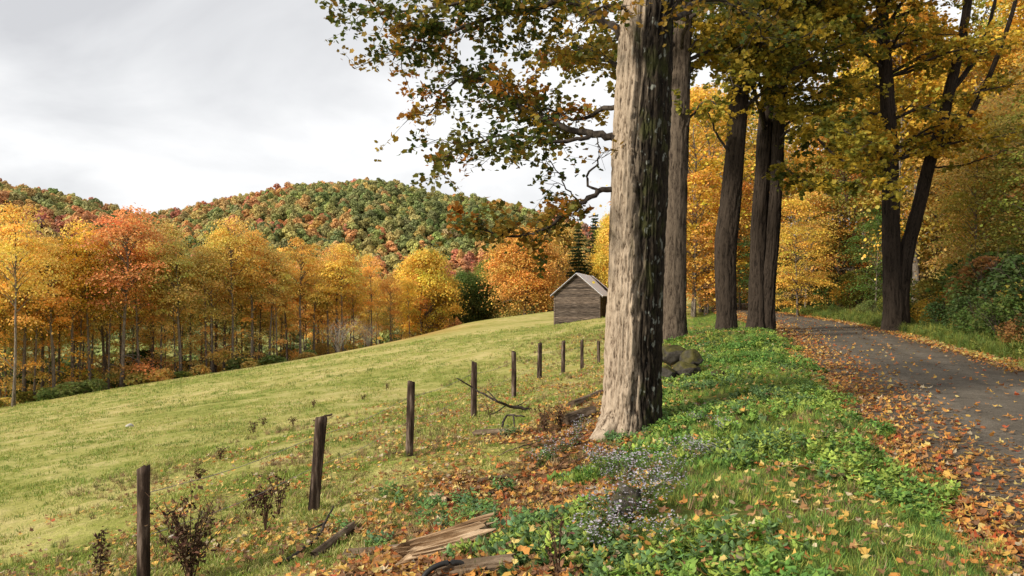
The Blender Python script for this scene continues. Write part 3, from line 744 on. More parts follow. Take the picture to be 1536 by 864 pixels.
while y < BL - .1:
    w = random.uniform(.16, .26)
    if not (1.2 < y < 2.4): boxo('board', (BW / 2 - .003, y, -1.2 + random.uniform(0, .05)), (BW / 2 + random.uniform(.018, .03), y + w - .012, ZE - .06), M['board'], sw)
    y += w
dr = boxo('door', (BW / 2 + .0, 1.2, -.5), (BW / 2 + .06, 2.38, ZE - .3), M['board'], barn)
boxo('door_brace', (BW / 2 + .061, 1.2, .2), (BW / 2 + .085, 2.38, .34), M['board'], dr)
lw = boxo('side_wall', (-BW / 2 + .005, .06, -1.7), (-BW / 2 + .03, BL, ZE - .05), M['dark'], barn)
y = .1
while y < BL - .1:
    w = random.uniform(.16, .26); boxo('board', (-BW / 2 - .025, y, -1.7), (-BW / 2 + .003, y + w - .012, ZE - .06), M['board'], lw); y += w
rf = empty('roof', (0, 0, 0), parent=barn)
for s in (-1, 1):
    y = -.28
    while y < BL + .2:
        w = .72; n = 13
        us = np.linspace(0, 1, n); yy = y + us * (w - .004)
        rib = .018 * (np.sin(us * math.pi * 8) > .55)
        A = []; sag = lambda q: -.17 * sstep(0, BL, q)
        for tt in (0, 1):
            X = s * (BW / 2 + .34) * tt + s * .0; Z = ZA + .06 + (ZE - .26 - ZA) * tt * 1.0 
            if tt: Z = ZA + .06 - (ZA - ZE) * (BW / 2 + .34) / (BW / 2)
            A.append(np.stack([np.full(n, X), yy, Z + rib + np.array([sag(q) for q in yy])], -1))
        top = np.concatenate(A); bot = top - np.array([0, 0, .03])
        f = [(i, i + 1, n + i + 1, n + i) for i in range(n - 1)]
        fb = [(2 * n + a, 2 * n + d, 2 * n + c, 2 * n + b) for a, b, c, d in f]
        sd = [(n + i, n + i + 1, 3 * n + i + 1, 3 * n + i) for i in range(n - 1)] + [(0, n, 3 * n, 2 * n), (n - 1, 2 * n - 1, 4 * n - 1, 3 * n - 1)]
        add('roof_sheet', mesh_from('roof_sheet', np.concatenate([top, bot]), [np.array(f + fb + sd)]), M['roof'], rf)
        y += w
    v = [(0, -.24, ZA + .02), (s * (BW / 2 + .34), -.24, ZA + .02 - (ZA - ZE) * (BW / 2 + .34) / (BW / 2))]
    v = v + [(a, b, c - .12) for a, b, c in v]; v = v + [(a, b + .04, c) for a, b, c in v]
    add('barge_board', mesh_from('barge_board', v, [np.array([[0, 1, 3, 2], [4, 6, 7, 5], [0, 4, 5, 1], [2, 3, 7, 6], [1, 5, 7, 3], [0, 2, 6, 4]])]), M['board'], rf)

# ------------------------------------------------------------------ fence
m, t = mat('old_post_wood'); g = objc(t)
c = ramp(t, noise(t, 16, g, 5, .65, .2, sx=(1, 1, .12)), [(.34, (.012, .008, .006)), (.5, (.055, .036, .026)), (.62, (.15, .11, .085)), (.75, (.24, .19, .155))])
out(t, princ(t, c, .9, .1, noise(t, 30, g, 4, .6, sx=(1, 1, .12)), .8, .02)); M['post'] = m
m, t = mat('old_wire'); out(t, princ(t, (.28, .26, .24), .5, .4, metal=.6)); M['wire'] = m
posts = [(215, 700, 890, 6.5, 19, 0), (476, 627, 767, 9.1, 16, .35), (615.5, 573, 684, 11.5, 11, .12), (711, 543, 627, 15.2, 8.5, .05), (771, 528, 597, 18.5, 7, -.02), (809.5, 515, 571, 22.8, 6.5, .06), (845, 512, 567, 23.9, 6, .03), (873, 510, 558, 26.6, 5, -.04), (898, 512, 556, 29, 4.5, -.1)]
fx, fy = pxx(476, 9.1), 9.1
fence = empty('wire_fence', (fx, fy, G(fx, fy)), label='line of rough dark wooden fence posts with thin wire along the field', cat='fence')
fb = np.array(fence.location)
tops = []
for i, (px, pt, pb, d, wpx, lean) in enumerate(posts):
    x = pxx(px, d); z0 = G(x, d); h = (pb - pt) / FPX * d if i else 1.22
    ztop = EYE - (pt - 432) / FPX * d
    r = wpx / FPX * d / 2
    rs = np.random.default_rng(50 + i); nz, nth = 26, 18
    zs = np.linspace(z0 - .3, ztop, nz); th = np.linspace(0, 2 * math.pi, nth, endpoint=False)
    rr = r * (1 + .02 * rs.normal(size=nth)[None] + .05 * np.sin(zs[:, None] * 4 + i)) * (1 + .05 * (ztop - zs[:, None]))
    rr = rr + r * .16 * vnoise(np.stack(np.broadcast_arrays(np.cos(th)[None] * 2.5, np.sin(th)[None] * 2.5, zs[:, None] * 2.2 + 9 * i), -1), i)
    cx = x + lean * (zs - (z0 + ztop) / 2) * .25
    v = np.stack([cx[:, None] + rr * np.cos(th), d + rr * np.sin(th), np.repeat(zs[:, None], nth, 1)], -1)
    v[-1, :, 2] += .03 * np.cos(th + i) * (r / .07) + .008 * rs.normal(size=nth)
    v = v.reshape(-1, 3) - fb
    ii = np.arange(nz - 1)[:, None] * nth; j = np.arange(nth)[None]; j2 = (j + 1) % nth
    q = np.stack([ii + j, ii + j2, ii + nth + j2, ii + nth + j], -1).reshape(-1, 4)
    add('post', mesh_from('post', v, [q, (np.arange(nth) + (nz - 1) * nth)[None]], smooth=True), M['post'], fence)
    tops.append((x - r, d - r * .3, z0, ztop))
for k, fr in enumerate((.78, .45)):
    for a, b in zip(tops[:-1], tops[1:]):
        p0 = np.array([a[0], a[1], a[2] + (a[3] - a[2]) * fr]); p1 = np.array([b[0], b[1], b[2] + (b[3] - b[2]) * fr])
        mid_ = (p0 + p1) / 2 - np.array([0, 0, .05])
        ac = Acc(); tube(ac, smooth_line([p0, mid_, p1], 9) - fb, .0035, 4, cap=False)
        add('wire', ac.mesh('wire', True), M['wire'], fence)

# ------------------------------------------------------------------ roadside maples
def bark_tube(path, rad, nth, nz, seed, depth=.02, lip=None, shade_damp_dir=None, flare=None, freq=(3.4, .55)):
    """a trunk surface with furrows; returns verts, faces, damp"""
    path = np.asarray(path, float)
    P_ = smooth_line(path, nz); R_ = np.interp(np.linspace(0, len(path) - 1, nz), np.arange(len(path)), rad)
    th = np.linspace(-math.pi, math.pi, nth, endpoint=False)
    d = np.gradient(P_, axis=0); d /= np.linalg.norm(d, axis=1)[:, None]
    ax = np.cross(np.array([0, 1.0, 0]), d); ax /= np.linalg.norm(ax, axis=1)[:, None]; ay = np.cross(d, ax)
    T, I = np.meshgrid(th, np.arange(nz)); Z = P_[:, 2][I]
    r = R_[I].copy()
    if flare is not None:
        z0, hgt, amt = flare
        k = np.clip(1 - (Z - z0) / hgt, 0, 1) ** 2.2
        r *= 1 + k * amt * (.45 + .55 * np.maximum(0, np.cos(3 * T + seed * 1.7)) + .3 * np.cos(2 * T + seed))
    if lip is not None:
        tb = lip - .05 * (Z + .5) + .07 * np.sin(Z * 1.1) + .04 * np.sin(Z * 3.1)
        dlt = T - tb
        step = np.where(dlt < 0, np.exp(dlt * 3.0) * .11, -.10 * np.exp(-dlt * 1.8))
        r *= 1 + step * sstep(P_[0, 2] + .2, P_[0, 2] + 1.0, Z)
    r *= 1 + .05 * vnoise(np.stack([np.cos(T) * 1.2, np.sin(T) * 1.2, Z * .5], -1) + seed, seed)
    q = np.stack([np.cos(T) * R_.mean() * freq[0] * 3, np.sin(T) * R_.mean() * freq[0] * 3, Z * freq[1] * 3], -1)
    wv = fbm(q * .6 + 5, 2, seed + 4) * .6
    f1 = 1 - np.abs(fbm(q * np.array([1.7, 1.7, .85]) + wv[..., None] * 1.6, 3, seed + 9)) * 3.2
    f2 = 1 - np.abs(fbm(q * np.array([4.0, 4.0, 2.2]) + wv[..., None] + 30, 2, seed + 12)) * 3.0
    r -= depth * np.clip(f1, 0, 1) ** 1.5 + depth * .35 * np.clip(f2, 0, 1) - depth * .5
    V = P_[I] + r[..., None] * (np.cos(T)[..., None] * ax[I] + np.sin(T)[..., None] * ay[I])
    dm = np.zeros_like(T)
    if shade_damp_dir is not None:  # mask for painted shade on the sunless side, broken up like damp staining
        w_ = shade_damp_dir - .05 * (Z + .5) * (lip is not None) + .22 * vnoise(np.stack([T * 0 + 3, T * 0, Z * 1.6], -1), seed + 2)
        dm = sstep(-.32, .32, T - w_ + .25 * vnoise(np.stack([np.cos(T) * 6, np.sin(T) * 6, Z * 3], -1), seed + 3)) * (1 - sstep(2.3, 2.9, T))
    i = np.arange(nz - 1)[:, None] * nth; j = np.arange(nth)[None]; j2 = (j + 1) % nth
    F = np.stack([i + j, i + j2, i + nth + j2, i + nth + j], -1).reshape(-1, 4)
    fu = np.clip(f1, 0, 1) ** 1.2 * .8 + .45 * np.clip(f2, 0, 1) ** 1.5
    return V.reshape(-1, 3), F, dm.ravel(), fu.ravel()
def trunk_part(tree_o, name, tubes, mt):
    V = []; F = []; D = []; U = []; n = 0
    for v, f, d, u_ in tubes:
        V.append(v); F.append(f + n); D.append(d); U.append(u_); n += len(v)
    me = mesh_from(name, np.concatenate(V) - np.array(tree_o.location), [np.concatenate(F)], smooth=True, extra={'shade_damp': np.concatenate(D), 'furrow': np.concatenate(U)})
    return add(name, me, mt, tree_o)
def limb(wood, lv, pts, r0, r1, rs, sec_len, sec_step, leaf, per_twig, pal, start=.2, droop=.18, tmpl=(LEAF_V, LEAF_F), wts=None, sides=7, upd=.10, twig_step=.22):
    """a bough with side branches, twigs and leaves"""
    n = max(8, int(len(pts) * 4)); Lp = smooth_line(pts, n)
    Lp[1:-1] += rs.normal(0, .025, (n - 2, 3))
    tube(wood, Lp, np.linspace(r0, r1, n) , sides)
    seg = np.linalg.norm(np.diff(Lp, axis=0), axis=1); cum = np.concatenate([[0], np.cumsum(seg)]); tot = cum[-1]
    s = start * tot; side = 1
    LP = []; LC = []
    while s < tot:
        p = np.array([np.interp(s, cum, Lp[:, k]) for k in range(3)])
        d = np.array([np.interp(min(s + .2, tot), cum, Lp[:, k]) for k in range(3)]) - p; d /= np.linalg.norm(d) + 1e-9
        if np.linalg.norm(d) < .5: d = (Lp[-1] - Lp[-2]) / np.linalg.norm(Lp[-1] - Lp[-2])
        pr = np.cross(d, [0, 0, 1]); pr /= np.linalg.norm(pr) + 1e-9
        up = np.cross(pr, d)
        a = rs.uniform(-.5, .5)
        sd = d * rs.uniform(.35, .8) + side * pr * rs.uniform(.5, 1) * math.cos(a) + up * (math.sin(a) * .9 + upd)
        sd /= np.linalg.norm(sd)
        sl = sec_len * rs.uniform(.5, 1.15) * (1 - .45 * (s / tot))
        m_ = max(4, int(sl / .25)); u_ = np.linspace(0, 1, m_)[:, None]
        sp = p + sd * sl * u_ + np.array([0, 0, -1]) * droop * sl * u_ ** 2 + np.cumsum(rs.normal(0, .03, (m_, 3)), 0)
        tube(wood, sp, np.linspace(max(.006, r1 * .7), .004, m_), 4, cap=False)
        cb = pal[rs.choice(len(pal), p=wts)]
        k = .2 * sl
        while k < sl:
            f = k / sl; q = sp[0] * 0 + np.array([np.interp(f, u_[:, 0], sp[:, c]) for c in range(3)])
            td = sd * .7 + rs.normal(0, .75, 3) * np.array([1, 1, .55]); td /= np.linalg.norm(td)
            tl = rs.uniform(.2, .62); e = q + td * tl - np.array([0, 0, .12 * tl])
            tube(wood, [q, e], [.004, .002], 3, cap=False)
            nl = rs.poisson(per_twig * DENS)
            if nl:
                w = rs.uniform(.2, 1.1, nl)[:, None]
                LP.append(q * (1 - w) + e * w + rs.normal(0, .055, (nl, 3)))
                cc = cb * (1 - .35) + .35 * pal[rs.choice(len(pal), nl, p=wts)]
                LC.append(cc * rs.uniform(.7, 1.3, (nl, 1)))
            k += twig_step * rs.uniform(.7, 1.3)
        s += sec_step * rs.uniform(.6, 1.4); side = -side
    if LP:
        LP = np.concatenate(LP); LC = np.concatenate(LC); nl = len(LP)
        nr = rs.normal(0, .55, (nl, 3)) + np.array([0, 0, .8])
        lv.inst(tmpl[0], tmpl[1], LP, basis(nr, rs), leaf * rs.uniform(.65, 1.25, nl), LC)
DENS = 3.6
MAIN_PAL = np.array([(.050, .075, .014), (.085, .105, .018), (.17, .15, .028), (.30, .17, .025), (.48, .17, .022), (.42, .27, .03)])
DARK_PAL = np.array([(.055, .08, .014), (.15, .16, .024), (.36, .29, .036), (.56, .37, .04)])
GOLD_PAL = np.array([(.15, .17, .025), (.33, .28, .035), (.56, .38, .04), (.62, .34, .035), (.56, .22, .025)])
def roadside_tree(name, base, label, mt):
    o = empty(name, base, label=label, cat='tree', group='old maples lining the road'); return o
def rel(acc_mesh, o):
    co = np.empty(len(acc_mesh.vertices) * 3, np.float32); acc_mesh.vertices.foreach_get('co', co)
    co = co.reshape(-1, 3) - np.array(o.location, np.float32); acc_mesh.vertices.foreach_set('co', co.ravel()); acc_mesh.update(); return acc_mesh
def add_branch(o, fn):
    w = Acc(); fn(w); add('branch', rel(w.mesh('branch', True), o), M['branch'], o)

# --- the thick near maple
D1 = 11.2
b1 = W(947, 650, D1); b1[2] = G(b1[0], b1[1]) - .02
T1 = roadside_tree('maple_tree', b1, 'thickest and nearest maple, pale furrowed bark on one side, dark lichen-spotted bark on its shaded side', None)
pth = [W(941, 690, D1), W(945, 650, D1), W(948, 600, D1), W(950, 500, D1), W(954, 400, D1), W(958, 300, D1), W(961, 210, D1), W(967, 100, D1), W(973, 0, D1), W(982, -150, D1 + .1), W(990, -300, D1 + .2), W(992, -480, D1 + .3)]
rd = [.47, .44, .415, .405, .40, .405, .41, .39, .365, .31, .24, .16]
tubes = [bark_tube(pth, rd, 200, 600, 3, .042, freq=(5.0, .8), lip=-1.72, shade_damp_dir=-1.66, flare=(b1[2] - .2, 1.0, .46))]
# root running out to the left front
tubes.append(bark_tube([W(935, 600, D1 - .12), W(915, 640, D1 - .25), W(893, 668, D1 - .35), W(868, 695, D1 - .45)], [.14, .16, .12, .05], 40, 60, 8, .018, shade_damp_dir=None))
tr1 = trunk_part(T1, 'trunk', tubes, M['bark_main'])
rs = np.random.default_rng(11); lv = Acc()
w_main = np.array([.30, .27, .18, .11, .07, .07])
tm = (MAPLE_V, MAPLE_F)
def mb(pts, r0, r1, sl, st, per, wts=None, start=.15, droop=.2, pal=MAIN_PAL, upd=.1, tw=.2, lf=.080):
    add_branch(T1, lambda w: limb(w, lv, pts, r0, r1, rs, sl, st * .72, lf, per, pal, start, droop, tm, wts if wts is not None else w_main, twig_step=tw * .72, upd=upd))
d1 = D1
mb([W(925, 209, d1), W(890, 200, d1 + .1), W(850, 190, d1 + .3), W(790, 165, d1 + .6), W(740, 130, d1 + .9), W(690, 118, d1 + 1.3), W(640, 175, d1 + 1.6)], .062, .012, 1.15, .17, 4.2, start=.22)
mb([W(890, 200, d1 + .1), W(840, 215, d1), W(780, 205, d1 - .2), W(720, 210, d1 - .3), W(660, 240, d1 - .2)], .035, .008, .85, .17, 3.8, start=.2, droop=.3)
mb([W(935, 152, d1), W(905, 165, d1 + .3), W(870, 180, d1 + .7), W(820, 165, d1 + 1.2), W(760, 160, d1 + 1.7)], .045, .010, .9, .18, 3.8, start=.3)
mb([W(928, 287, d1), W(895, 287, d1 - .05), W(870, 305, d1 - .1), W(835, 330, d1 - .1), W(790, 352, d1), W(735, 350, d1 + .1), W(690, 325, d1 + .2)], .045, .008, .6, .13, 4.6, start=.2, droop=.1, wts=np.array([.15, .2, .25, .2, .1, .1]), tw=.16)
mb([W(898, 286, d1 - .05), W(882, 265, d1), W(900, 235, d1 + .05), W(893, 205, d1 + .05)], .022, .008, .45, .3, 1.2, start=.5)
mb([W(870, 305, d1 - .1), W(850, 285, d1), W(830, 250, d1 + .1), W(815, 225, d1 + .1)], .014, .005, .5, .2, 3.0, start=.2)
mb([W(945, 60, d1), W(900, 30, d1 + .2), W(850, 0, d1 + .4), W(780, 15, d1 + .8), W(700, 40, d1 + 1.2), W(620, 70, d1 + 1.6), W(590, 90, d1 + 1.8)], .065, .012, 1.1, .17, 4.2, start=.2, droop=.25)
mb([W(850, 2, d1 + .4), W(770, -20, d1 + .3), W(680, 5, d1 + .3), W(600, 20, d1 + .4), W(545, 18, d1 + .5)], .04, .008, 1.0, .18, 4.2, start=.15)
mb([W(955, -40, d1), W(880, -60, d1 + .6), W(800, -70, d1 + 1.2), W(700, -50, d1 + 1.8), W(620, -30, d1 + 2.2)], .07, .015, 1.3, .22, 3.8, start=.2)
mb([W(950, 110, d1 + .2), W(915, 95, d1 + .9), W(870, 70, d1 + 1.8), W(830, 85, d1 + 2.6)], .04, .010, 1.0, .2, 3.8, wts=np.array([.1, .15, .25, .2, .15, .15]), start=.12)
mb([W(955, 30, d1 + .3), W(925, 10, d1 - .4), W(900, 15, d1 - 1.0), W(870, 30, d1 - 1.4)], .03, .008, .6, .25, 2.6, wts=np.array([.05, .1, .2, .25, .25, .15]), start=.3)
mb([W(985, 40, d1), W(1020, 0, d1 - .2), W(1060, -60, d1 - .4)], .05, .012, .8, .25, 3.0, start=.2)
mb([W(1000, 30, d1 + .3), W(1035, 10, d1 + .8), W(1080, 0, d1 + 1.6), W(1120, 25, d1 + 2.4), W(1150, 60, d1 + 3)], .05, .010, .8, .25, 2.4, start=.3, wts=np.array([.2, .25, .25, .15, .05, .1]))
for i in range(6):                                   # the crown above the picture
    z0 = rs.uniform(7.5, 12); az = rs.uniform(-.9, 2.2) if i % 3 else rs.uniform(2.2, 3.9); Lh = rs.uniform(3.0, 5.0)
    p0 = np.array([b1[0] + .3, b1[1] + .1, z0 - .5]); p1 = p0 + np.array([math.cos(az) * Lh * .5, math.sin(az) * Lh * .5, 1.0]); p2 = p0 + np.array([math.cos(az) * Lh, math.sin(az) * Lh, 1.3])
    add_branch(T1, lambda w: limb(w, lv, [p0, p1, p2], .08, .015, rs, 1.2, .45, .2, 2.4, MAIN_PAL, .25, .15, (LEAF_V, LEAF_F), w_main, 5))
add('crown', rel(lv.mesh('crown'), T1), M['leaf_tint'], T1)

# --- maples further along the road
def far_maple(px, py, d, label, stems, rads, pal, wts, manual, n_rand, seed, hlo, hhi, az0=0, az1=6.28, leaf=.17, mt='bark_old', shade_damp=-1.0, per=2.6, Lr=(3.5, 6.0)):
    b = W(px, py, d); b[2] = G(b[0], b[1]) - .03
    o = roadside_tree('maple_tree', b, label, None); rs = np.random.default_rng(seed); lv = Acc()
    tb = []
    for k, (st, rr) in enumerate(zip(stems, rads)):
        pts = [W(*q) for q in st]
        if k == 0: pts[0] = np.array([pts[0][0], pts[0][1], b[2] - .25])
        tb.append(bark_tube(pts, rr, 64, 220, seed + k, .035, shade_damp_dir=shade_damp, flare=(b[2] - .1, 1.2, .30) if k == 0 else None, freq=(2.6, .35)))
    trunk_part(o, 'trunk', tb, M[mt])
    for pts, r0, sl, st, pr in manual:
        add_branch(o, lambda w: limb(w, lv, [W(*q) for q in pts], r0, .014, rs, sl, st, leaf, pr, pal, .25, .15, (LEAF_V, LEAF_F), wts, 6, twig_step=.2))
    st = [W(*q) for q in stems[0]]
    zs = np.array([q[2] for q in st]); 
    for i in range(n_rand):
        z = rs.uniform(hlo, hhi); p0 = np.array([np.interp(z, zs, [q[k] for q in st]) for k in range(3)]); p0[2] = z
        az = rs.uniform(az0, az1); Lh = rs.uniform(*Lr); rise = rs.uniform(.15, .5)
        p1 = p0 + np.array([math.cos(az) * Lh * .5, math.sin(az) * Lh * .5, Lh * rise * .7]); p2 = p0 + np.array([math.cos(az) * Lh, math.sin(az) * Lh, Lh * rise])
        add_branch(o, lambda w: limb(w, lv, [p0, p1, p2], .085, .014, rs, 1.8, .28, leaf, per, pal, .2, .25, (LEAF_V, LEAF_F), wts, 5, twig_step=.22))
    add('crown', rel(lv.mesh('crown'), o), M['leaf_tint'], o)
    return o
wd = np.array([.16, .26, .33, .25])
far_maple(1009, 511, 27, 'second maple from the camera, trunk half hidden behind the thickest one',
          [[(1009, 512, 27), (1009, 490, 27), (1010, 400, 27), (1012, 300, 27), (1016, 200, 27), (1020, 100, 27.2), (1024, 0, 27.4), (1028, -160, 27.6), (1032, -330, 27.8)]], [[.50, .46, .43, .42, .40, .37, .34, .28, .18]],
          DARK_PAL, wd, [([(1020, 210, 27), (1040, 170, 26.5), (1062, 150, 26), (1085, 165, 25)], .06, 1.0, .35, 2.6), ([(1020, 100, 27), (1045, 60, 27), (1075, 60, 27)], .06, 1.0, .3, 2.6)], 22, 41, 8.5, 14.5, shade_damp=-.55, mt='bark_second')
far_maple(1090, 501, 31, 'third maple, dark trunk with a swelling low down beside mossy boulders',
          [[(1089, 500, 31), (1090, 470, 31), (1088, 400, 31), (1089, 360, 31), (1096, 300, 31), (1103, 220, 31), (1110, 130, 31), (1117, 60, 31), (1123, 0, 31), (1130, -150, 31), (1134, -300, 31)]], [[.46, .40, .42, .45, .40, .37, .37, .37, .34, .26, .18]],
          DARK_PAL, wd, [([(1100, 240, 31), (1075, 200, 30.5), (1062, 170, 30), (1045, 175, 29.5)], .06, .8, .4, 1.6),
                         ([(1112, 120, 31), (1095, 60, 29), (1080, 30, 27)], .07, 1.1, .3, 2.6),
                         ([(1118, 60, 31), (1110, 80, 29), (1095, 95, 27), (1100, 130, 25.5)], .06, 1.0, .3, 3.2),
                         ([(1115, 70, 31), (1150, 80, 29), (1190, 60, 27), (1240, 40, 25)], .07, 1.1, .35, 2.6)], 26, 42, 8.3, 14.5, shade_damp=-.7)
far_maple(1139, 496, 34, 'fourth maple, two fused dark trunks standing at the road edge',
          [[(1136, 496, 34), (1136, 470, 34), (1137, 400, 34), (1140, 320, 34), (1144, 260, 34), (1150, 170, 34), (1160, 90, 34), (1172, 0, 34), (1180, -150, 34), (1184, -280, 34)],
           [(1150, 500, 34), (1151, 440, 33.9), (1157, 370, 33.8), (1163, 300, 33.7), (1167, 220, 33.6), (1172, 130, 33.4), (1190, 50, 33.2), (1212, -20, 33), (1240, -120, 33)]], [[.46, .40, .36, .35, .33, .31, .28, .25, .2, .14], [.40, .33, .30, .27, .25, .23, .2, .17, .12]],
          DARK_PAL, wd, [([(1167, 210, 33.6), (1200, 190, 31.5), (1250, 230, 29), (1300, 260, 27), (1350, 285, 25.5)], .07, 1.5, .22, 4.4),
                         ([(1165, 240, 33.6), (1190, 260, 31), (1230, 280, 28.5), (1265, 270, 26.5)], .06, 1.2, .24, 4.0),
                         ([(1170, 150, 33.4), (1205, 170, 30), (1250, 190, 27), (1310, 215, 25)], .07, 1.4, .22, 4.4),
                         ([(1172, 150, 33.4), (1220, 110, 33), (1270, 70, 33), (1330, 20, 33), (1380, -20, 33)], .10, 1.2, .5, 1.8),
                         ([(1185, 80, 33.3), (1200, 30, 32), (1225, -10, 31), (1270, -30, 30)], .07, 1.2, .35, 2.8)], 28, 43, 8.0, 14.5, az0=-2.2, az1=1.6, shade_damp=-.8)
wg = np.array([.14, .27, .32, .19, .08])
far_maple(1341, 487, 34, 'forked old maple across the road, one stem upright and one leaning right',
          [[(1344, 488, 34), (1341, 460, 34), (1337, 390, 34), (1336, 300, 34), (1335, 230, 34), (1331, 150, 34), (1326, 60, 34), (1318, -60, 34), (1310, -180, 34)],
           [(1350, 490, 34), (1352, 430, 34), (1362, 370, 34), (1378, 310, 34), (1393, 250, 34), (1412, 190, 34), (1426, 130, 34), (1440, 70, 34), (1452, 0, 34), (1465, -120, 34)],
           [(1400, 225, 34), (1432, 205, 33.6), (1462, 160, 33.3), (1490, 100, 33), (1515, 30, 32.7), (1540, -60, 32.5)],
           [(1424, 140, 34), (1455, 100, 34.4), (1480, 50, 34.8), (1500, -30, 35)]], [[.52, .45, .37, .34, .33, .30, .26, .2, .13], [.40, .34, .30, .27, .25, .24, .22, .19, .16, .1], [.13, .12, .11, .10, .08, .05], [.12, .1, .08, .05]],
          GOLD_PAL, wg, [([(1335, 240, 34), (1310, 200, 33), (1290, 190, 32), (1255, 205, 31)], .06, 1.1, .35, 2.6), ([(1333, 180, 34), (1365, 160, 33), (1400, 165, 32), (1450, 175, 31)], .05, 1.1, .35, 2.2),
                         ([(1395, 250, 34), (1430, 250, 33), (1470, 240, 32), (1510, 225, 31)], .05, 1.1, .4, 2.0), ([(1326, 70, 34), (1290, 30, 33), (1250, 15, 32)], .07, 1.2, .35, 2.6), ([(1440, 70, 34), (1475, 80, 33), (1520, 70, 32)], .05, 1.1, .35, 2.2)], 40, 44, 6.0, 16, shade_damp=-.4, Lr=(3, 6.5), per=2.3)

# ------------------------------------------------------------------ ground cover
def blob(seed, sx, sy, sz, amp=.22, sub=3, flat=None):
    import bmesh
    bm = bmesh.new(); bmesh.ops.create_icosphere(bm, subdivisions=sub, radius=1)
    v = np.array([p.co[:] for p in bm.verts]); f = np.array([[q.index for q in p.verts] for p in bm.faces]); bm.free()
    r = 1 + amp * fbm(v * 1.2 + seed * 3.1, 3, seed) + amp * .35 * fbm(v * 3.3 + seed, 3, seed + 5)
    v = v * r[:, None]
    rs_ = np.random.default_rng(seed)
    for q in range(14):
        d_ = rs_.normal(size=3); d_ /= np.linalg.norm(d_); v = v - np.maximum(0, v @ d_ - rs_.uniform(.62, .9))[:, None] * d_
    v = v * (1 + .05 * fbm(v * 6 + seed, 2, seed + 8))[:, None]
    return mesh_from('boulder', v * np.array([sx, sy, sz]), [f], smooth=True)
def blade_tuft(seed, n, lmin, lmax, w, spread):
    rs = np.random.default_rng(seed); ac = Acc()
    for i in range(n):
        az = rs.uniform(0, 6.28); L_ = rs.uniform(lmin, lmax); bend = rs.uniform(.2, .9); r = spread * math.sqrt(rs.random()); a2 = rs.uniform(0, 6.28)
        o = np.array([math.cos(a2) * r, math.sin(a2) * r, 0]); d = np.array([math.cos(az), math.sin(az), 0]); s = np.array([-d[1], d[0], 0]) * w * rs.uniform(.7, 1.3)
        u_ = np.array([0, .45, .8, 1.0]); c = o + np.outer(u_ ** 1.6 * L_ * bend * .8, d) + np.outer(u_ * L_ * (1 - .35 * bend * u_), [0, 0, 1])
        v = np.array([c[0] - s, c[0] + s, c[1] - s * .9, c[1] + s * .9, c[2] - s * .6, c[2] + s * .6, c[3]])
        tv = rs.uniform(.7, 1.3) * (1 + rs.normal(0, .07, 3))
        ac.put(v, [np.array([[0, 1, 3, 2], [2, 3, 5, 4]]), np.array([[4, 5, 6]])], np.outer(np.array([.8, .8, 1, 1, 1.05, 1.05, 1.1]) * 0 + 1, tv))
    return ac.mesh('tuft')
def weed(seed, n, h, lf, rosette):
    rs = np.random.default_rng(seed); ac = Acc()
    ov = np.array([(0, 0, 0), (.26, .25, .06), (.30, .55, .07), (.16, .85, .02), (0, 1.0, -.06), (-.16, .85, .02), (-.30, .55, .07), (-.26, .25, .06)])
    of = [np.array([[0, 1, 2, 3, 4], [0, 4, 5, 6, 7]])]
    st = 1 if rosette else rs.integers(3, 6)
    for k in range(st):
        a0 = rs.uniform(0, 6.28); top = np.array([math.cos(a0) * h * .35, math.sin(a0) * h * .35, h * rs.uniform(.7, 1)]) if not rosette else np.array([0, 0, .03])
        if not rosette: tube(ac, [(0, 0, 0), top * np.array([.4, .4, .5]), top], [.004, .003, .002], 3, cap=False, tint=(.7, .7, .5))
        for i in range(n):
            f = rs.uniform(.25, 1) if not rosette else 1
            p = top * np.array([f, f, f]); az = rs.uniform(0, 6.28)
            pit = rs.uniform(.1, .6) if not rosette else rs.uniform(.2, 1.0)
            y = np.array([math.cos(az) * math.cos(pit), math.sin(az) * math.cos(pit), math.sin(pit)]); x = np.array([-math.sin(az), math.cos(az), 0]); z = np.cross(x, y)
            Mx = np.stack([x, y, z], -1)
            ac.inst(ov, of, p[None], Mx[None], [lf * rs.uniform(.6, 1.2)], np.ones((1, 3)) * rs.uniform(.7, 1.3) * (1 + rs.normal(0, .06, 3)))
    return ac.mesh('weed')
def curled(seed, curl):
    rs = np.random.default_rng(seed); v = MAPLE_V * np.array([1.25, 1.05, 1]); v = v * (1 + rs.normal(0, .08, v.shape))
    v[:, 2] += curl * (v[:, 0] ** 2 + .6 * v[:, 1] ** 2) + rs.normal(0, .03, len(v))
    return v
GT = [proto_obj('grass_tuft', blade_tuft(1 + i, 22, .08, .26, .0042, .06), M['leaf_inst']) for i in range(4)]
LG = [proto_obj('long_grass', blade_tuft(20 + i, 34, .18, .42, .004, .05), M['leaf_inst']) for i in range(2)]
FG = [proto_obj('field_tuft', blade_tuft(30 + i, 14, .02, .06, .0035, .09), M['leaf_inst']) for i in range(3)]
WD = [proto_obj('weed', weed(40 + i, 5, .22, .075, False), M['leaf_inst']) for i in range(3)] + [proto_obj('weed', weed(50 + i, 11, .1, .12, True), M['leaf_inst']) for i in range(2)] + [proto_obj('weed', weed(56, 9, .10, .035, False), M['leaf_inst'])]
LEAFM = []
for i, cu in enumerate((.25, .7, -.5, 1.1)):
    me = mesh_from('fallen_leaf', curled(60 + i, cu), MAPLE_F, np.ones((10, 3))); LEAFM.append(me)
FLV = [proto_obj('leaf', me.copy(), M['leaf_inst']) for me in LEAFM]
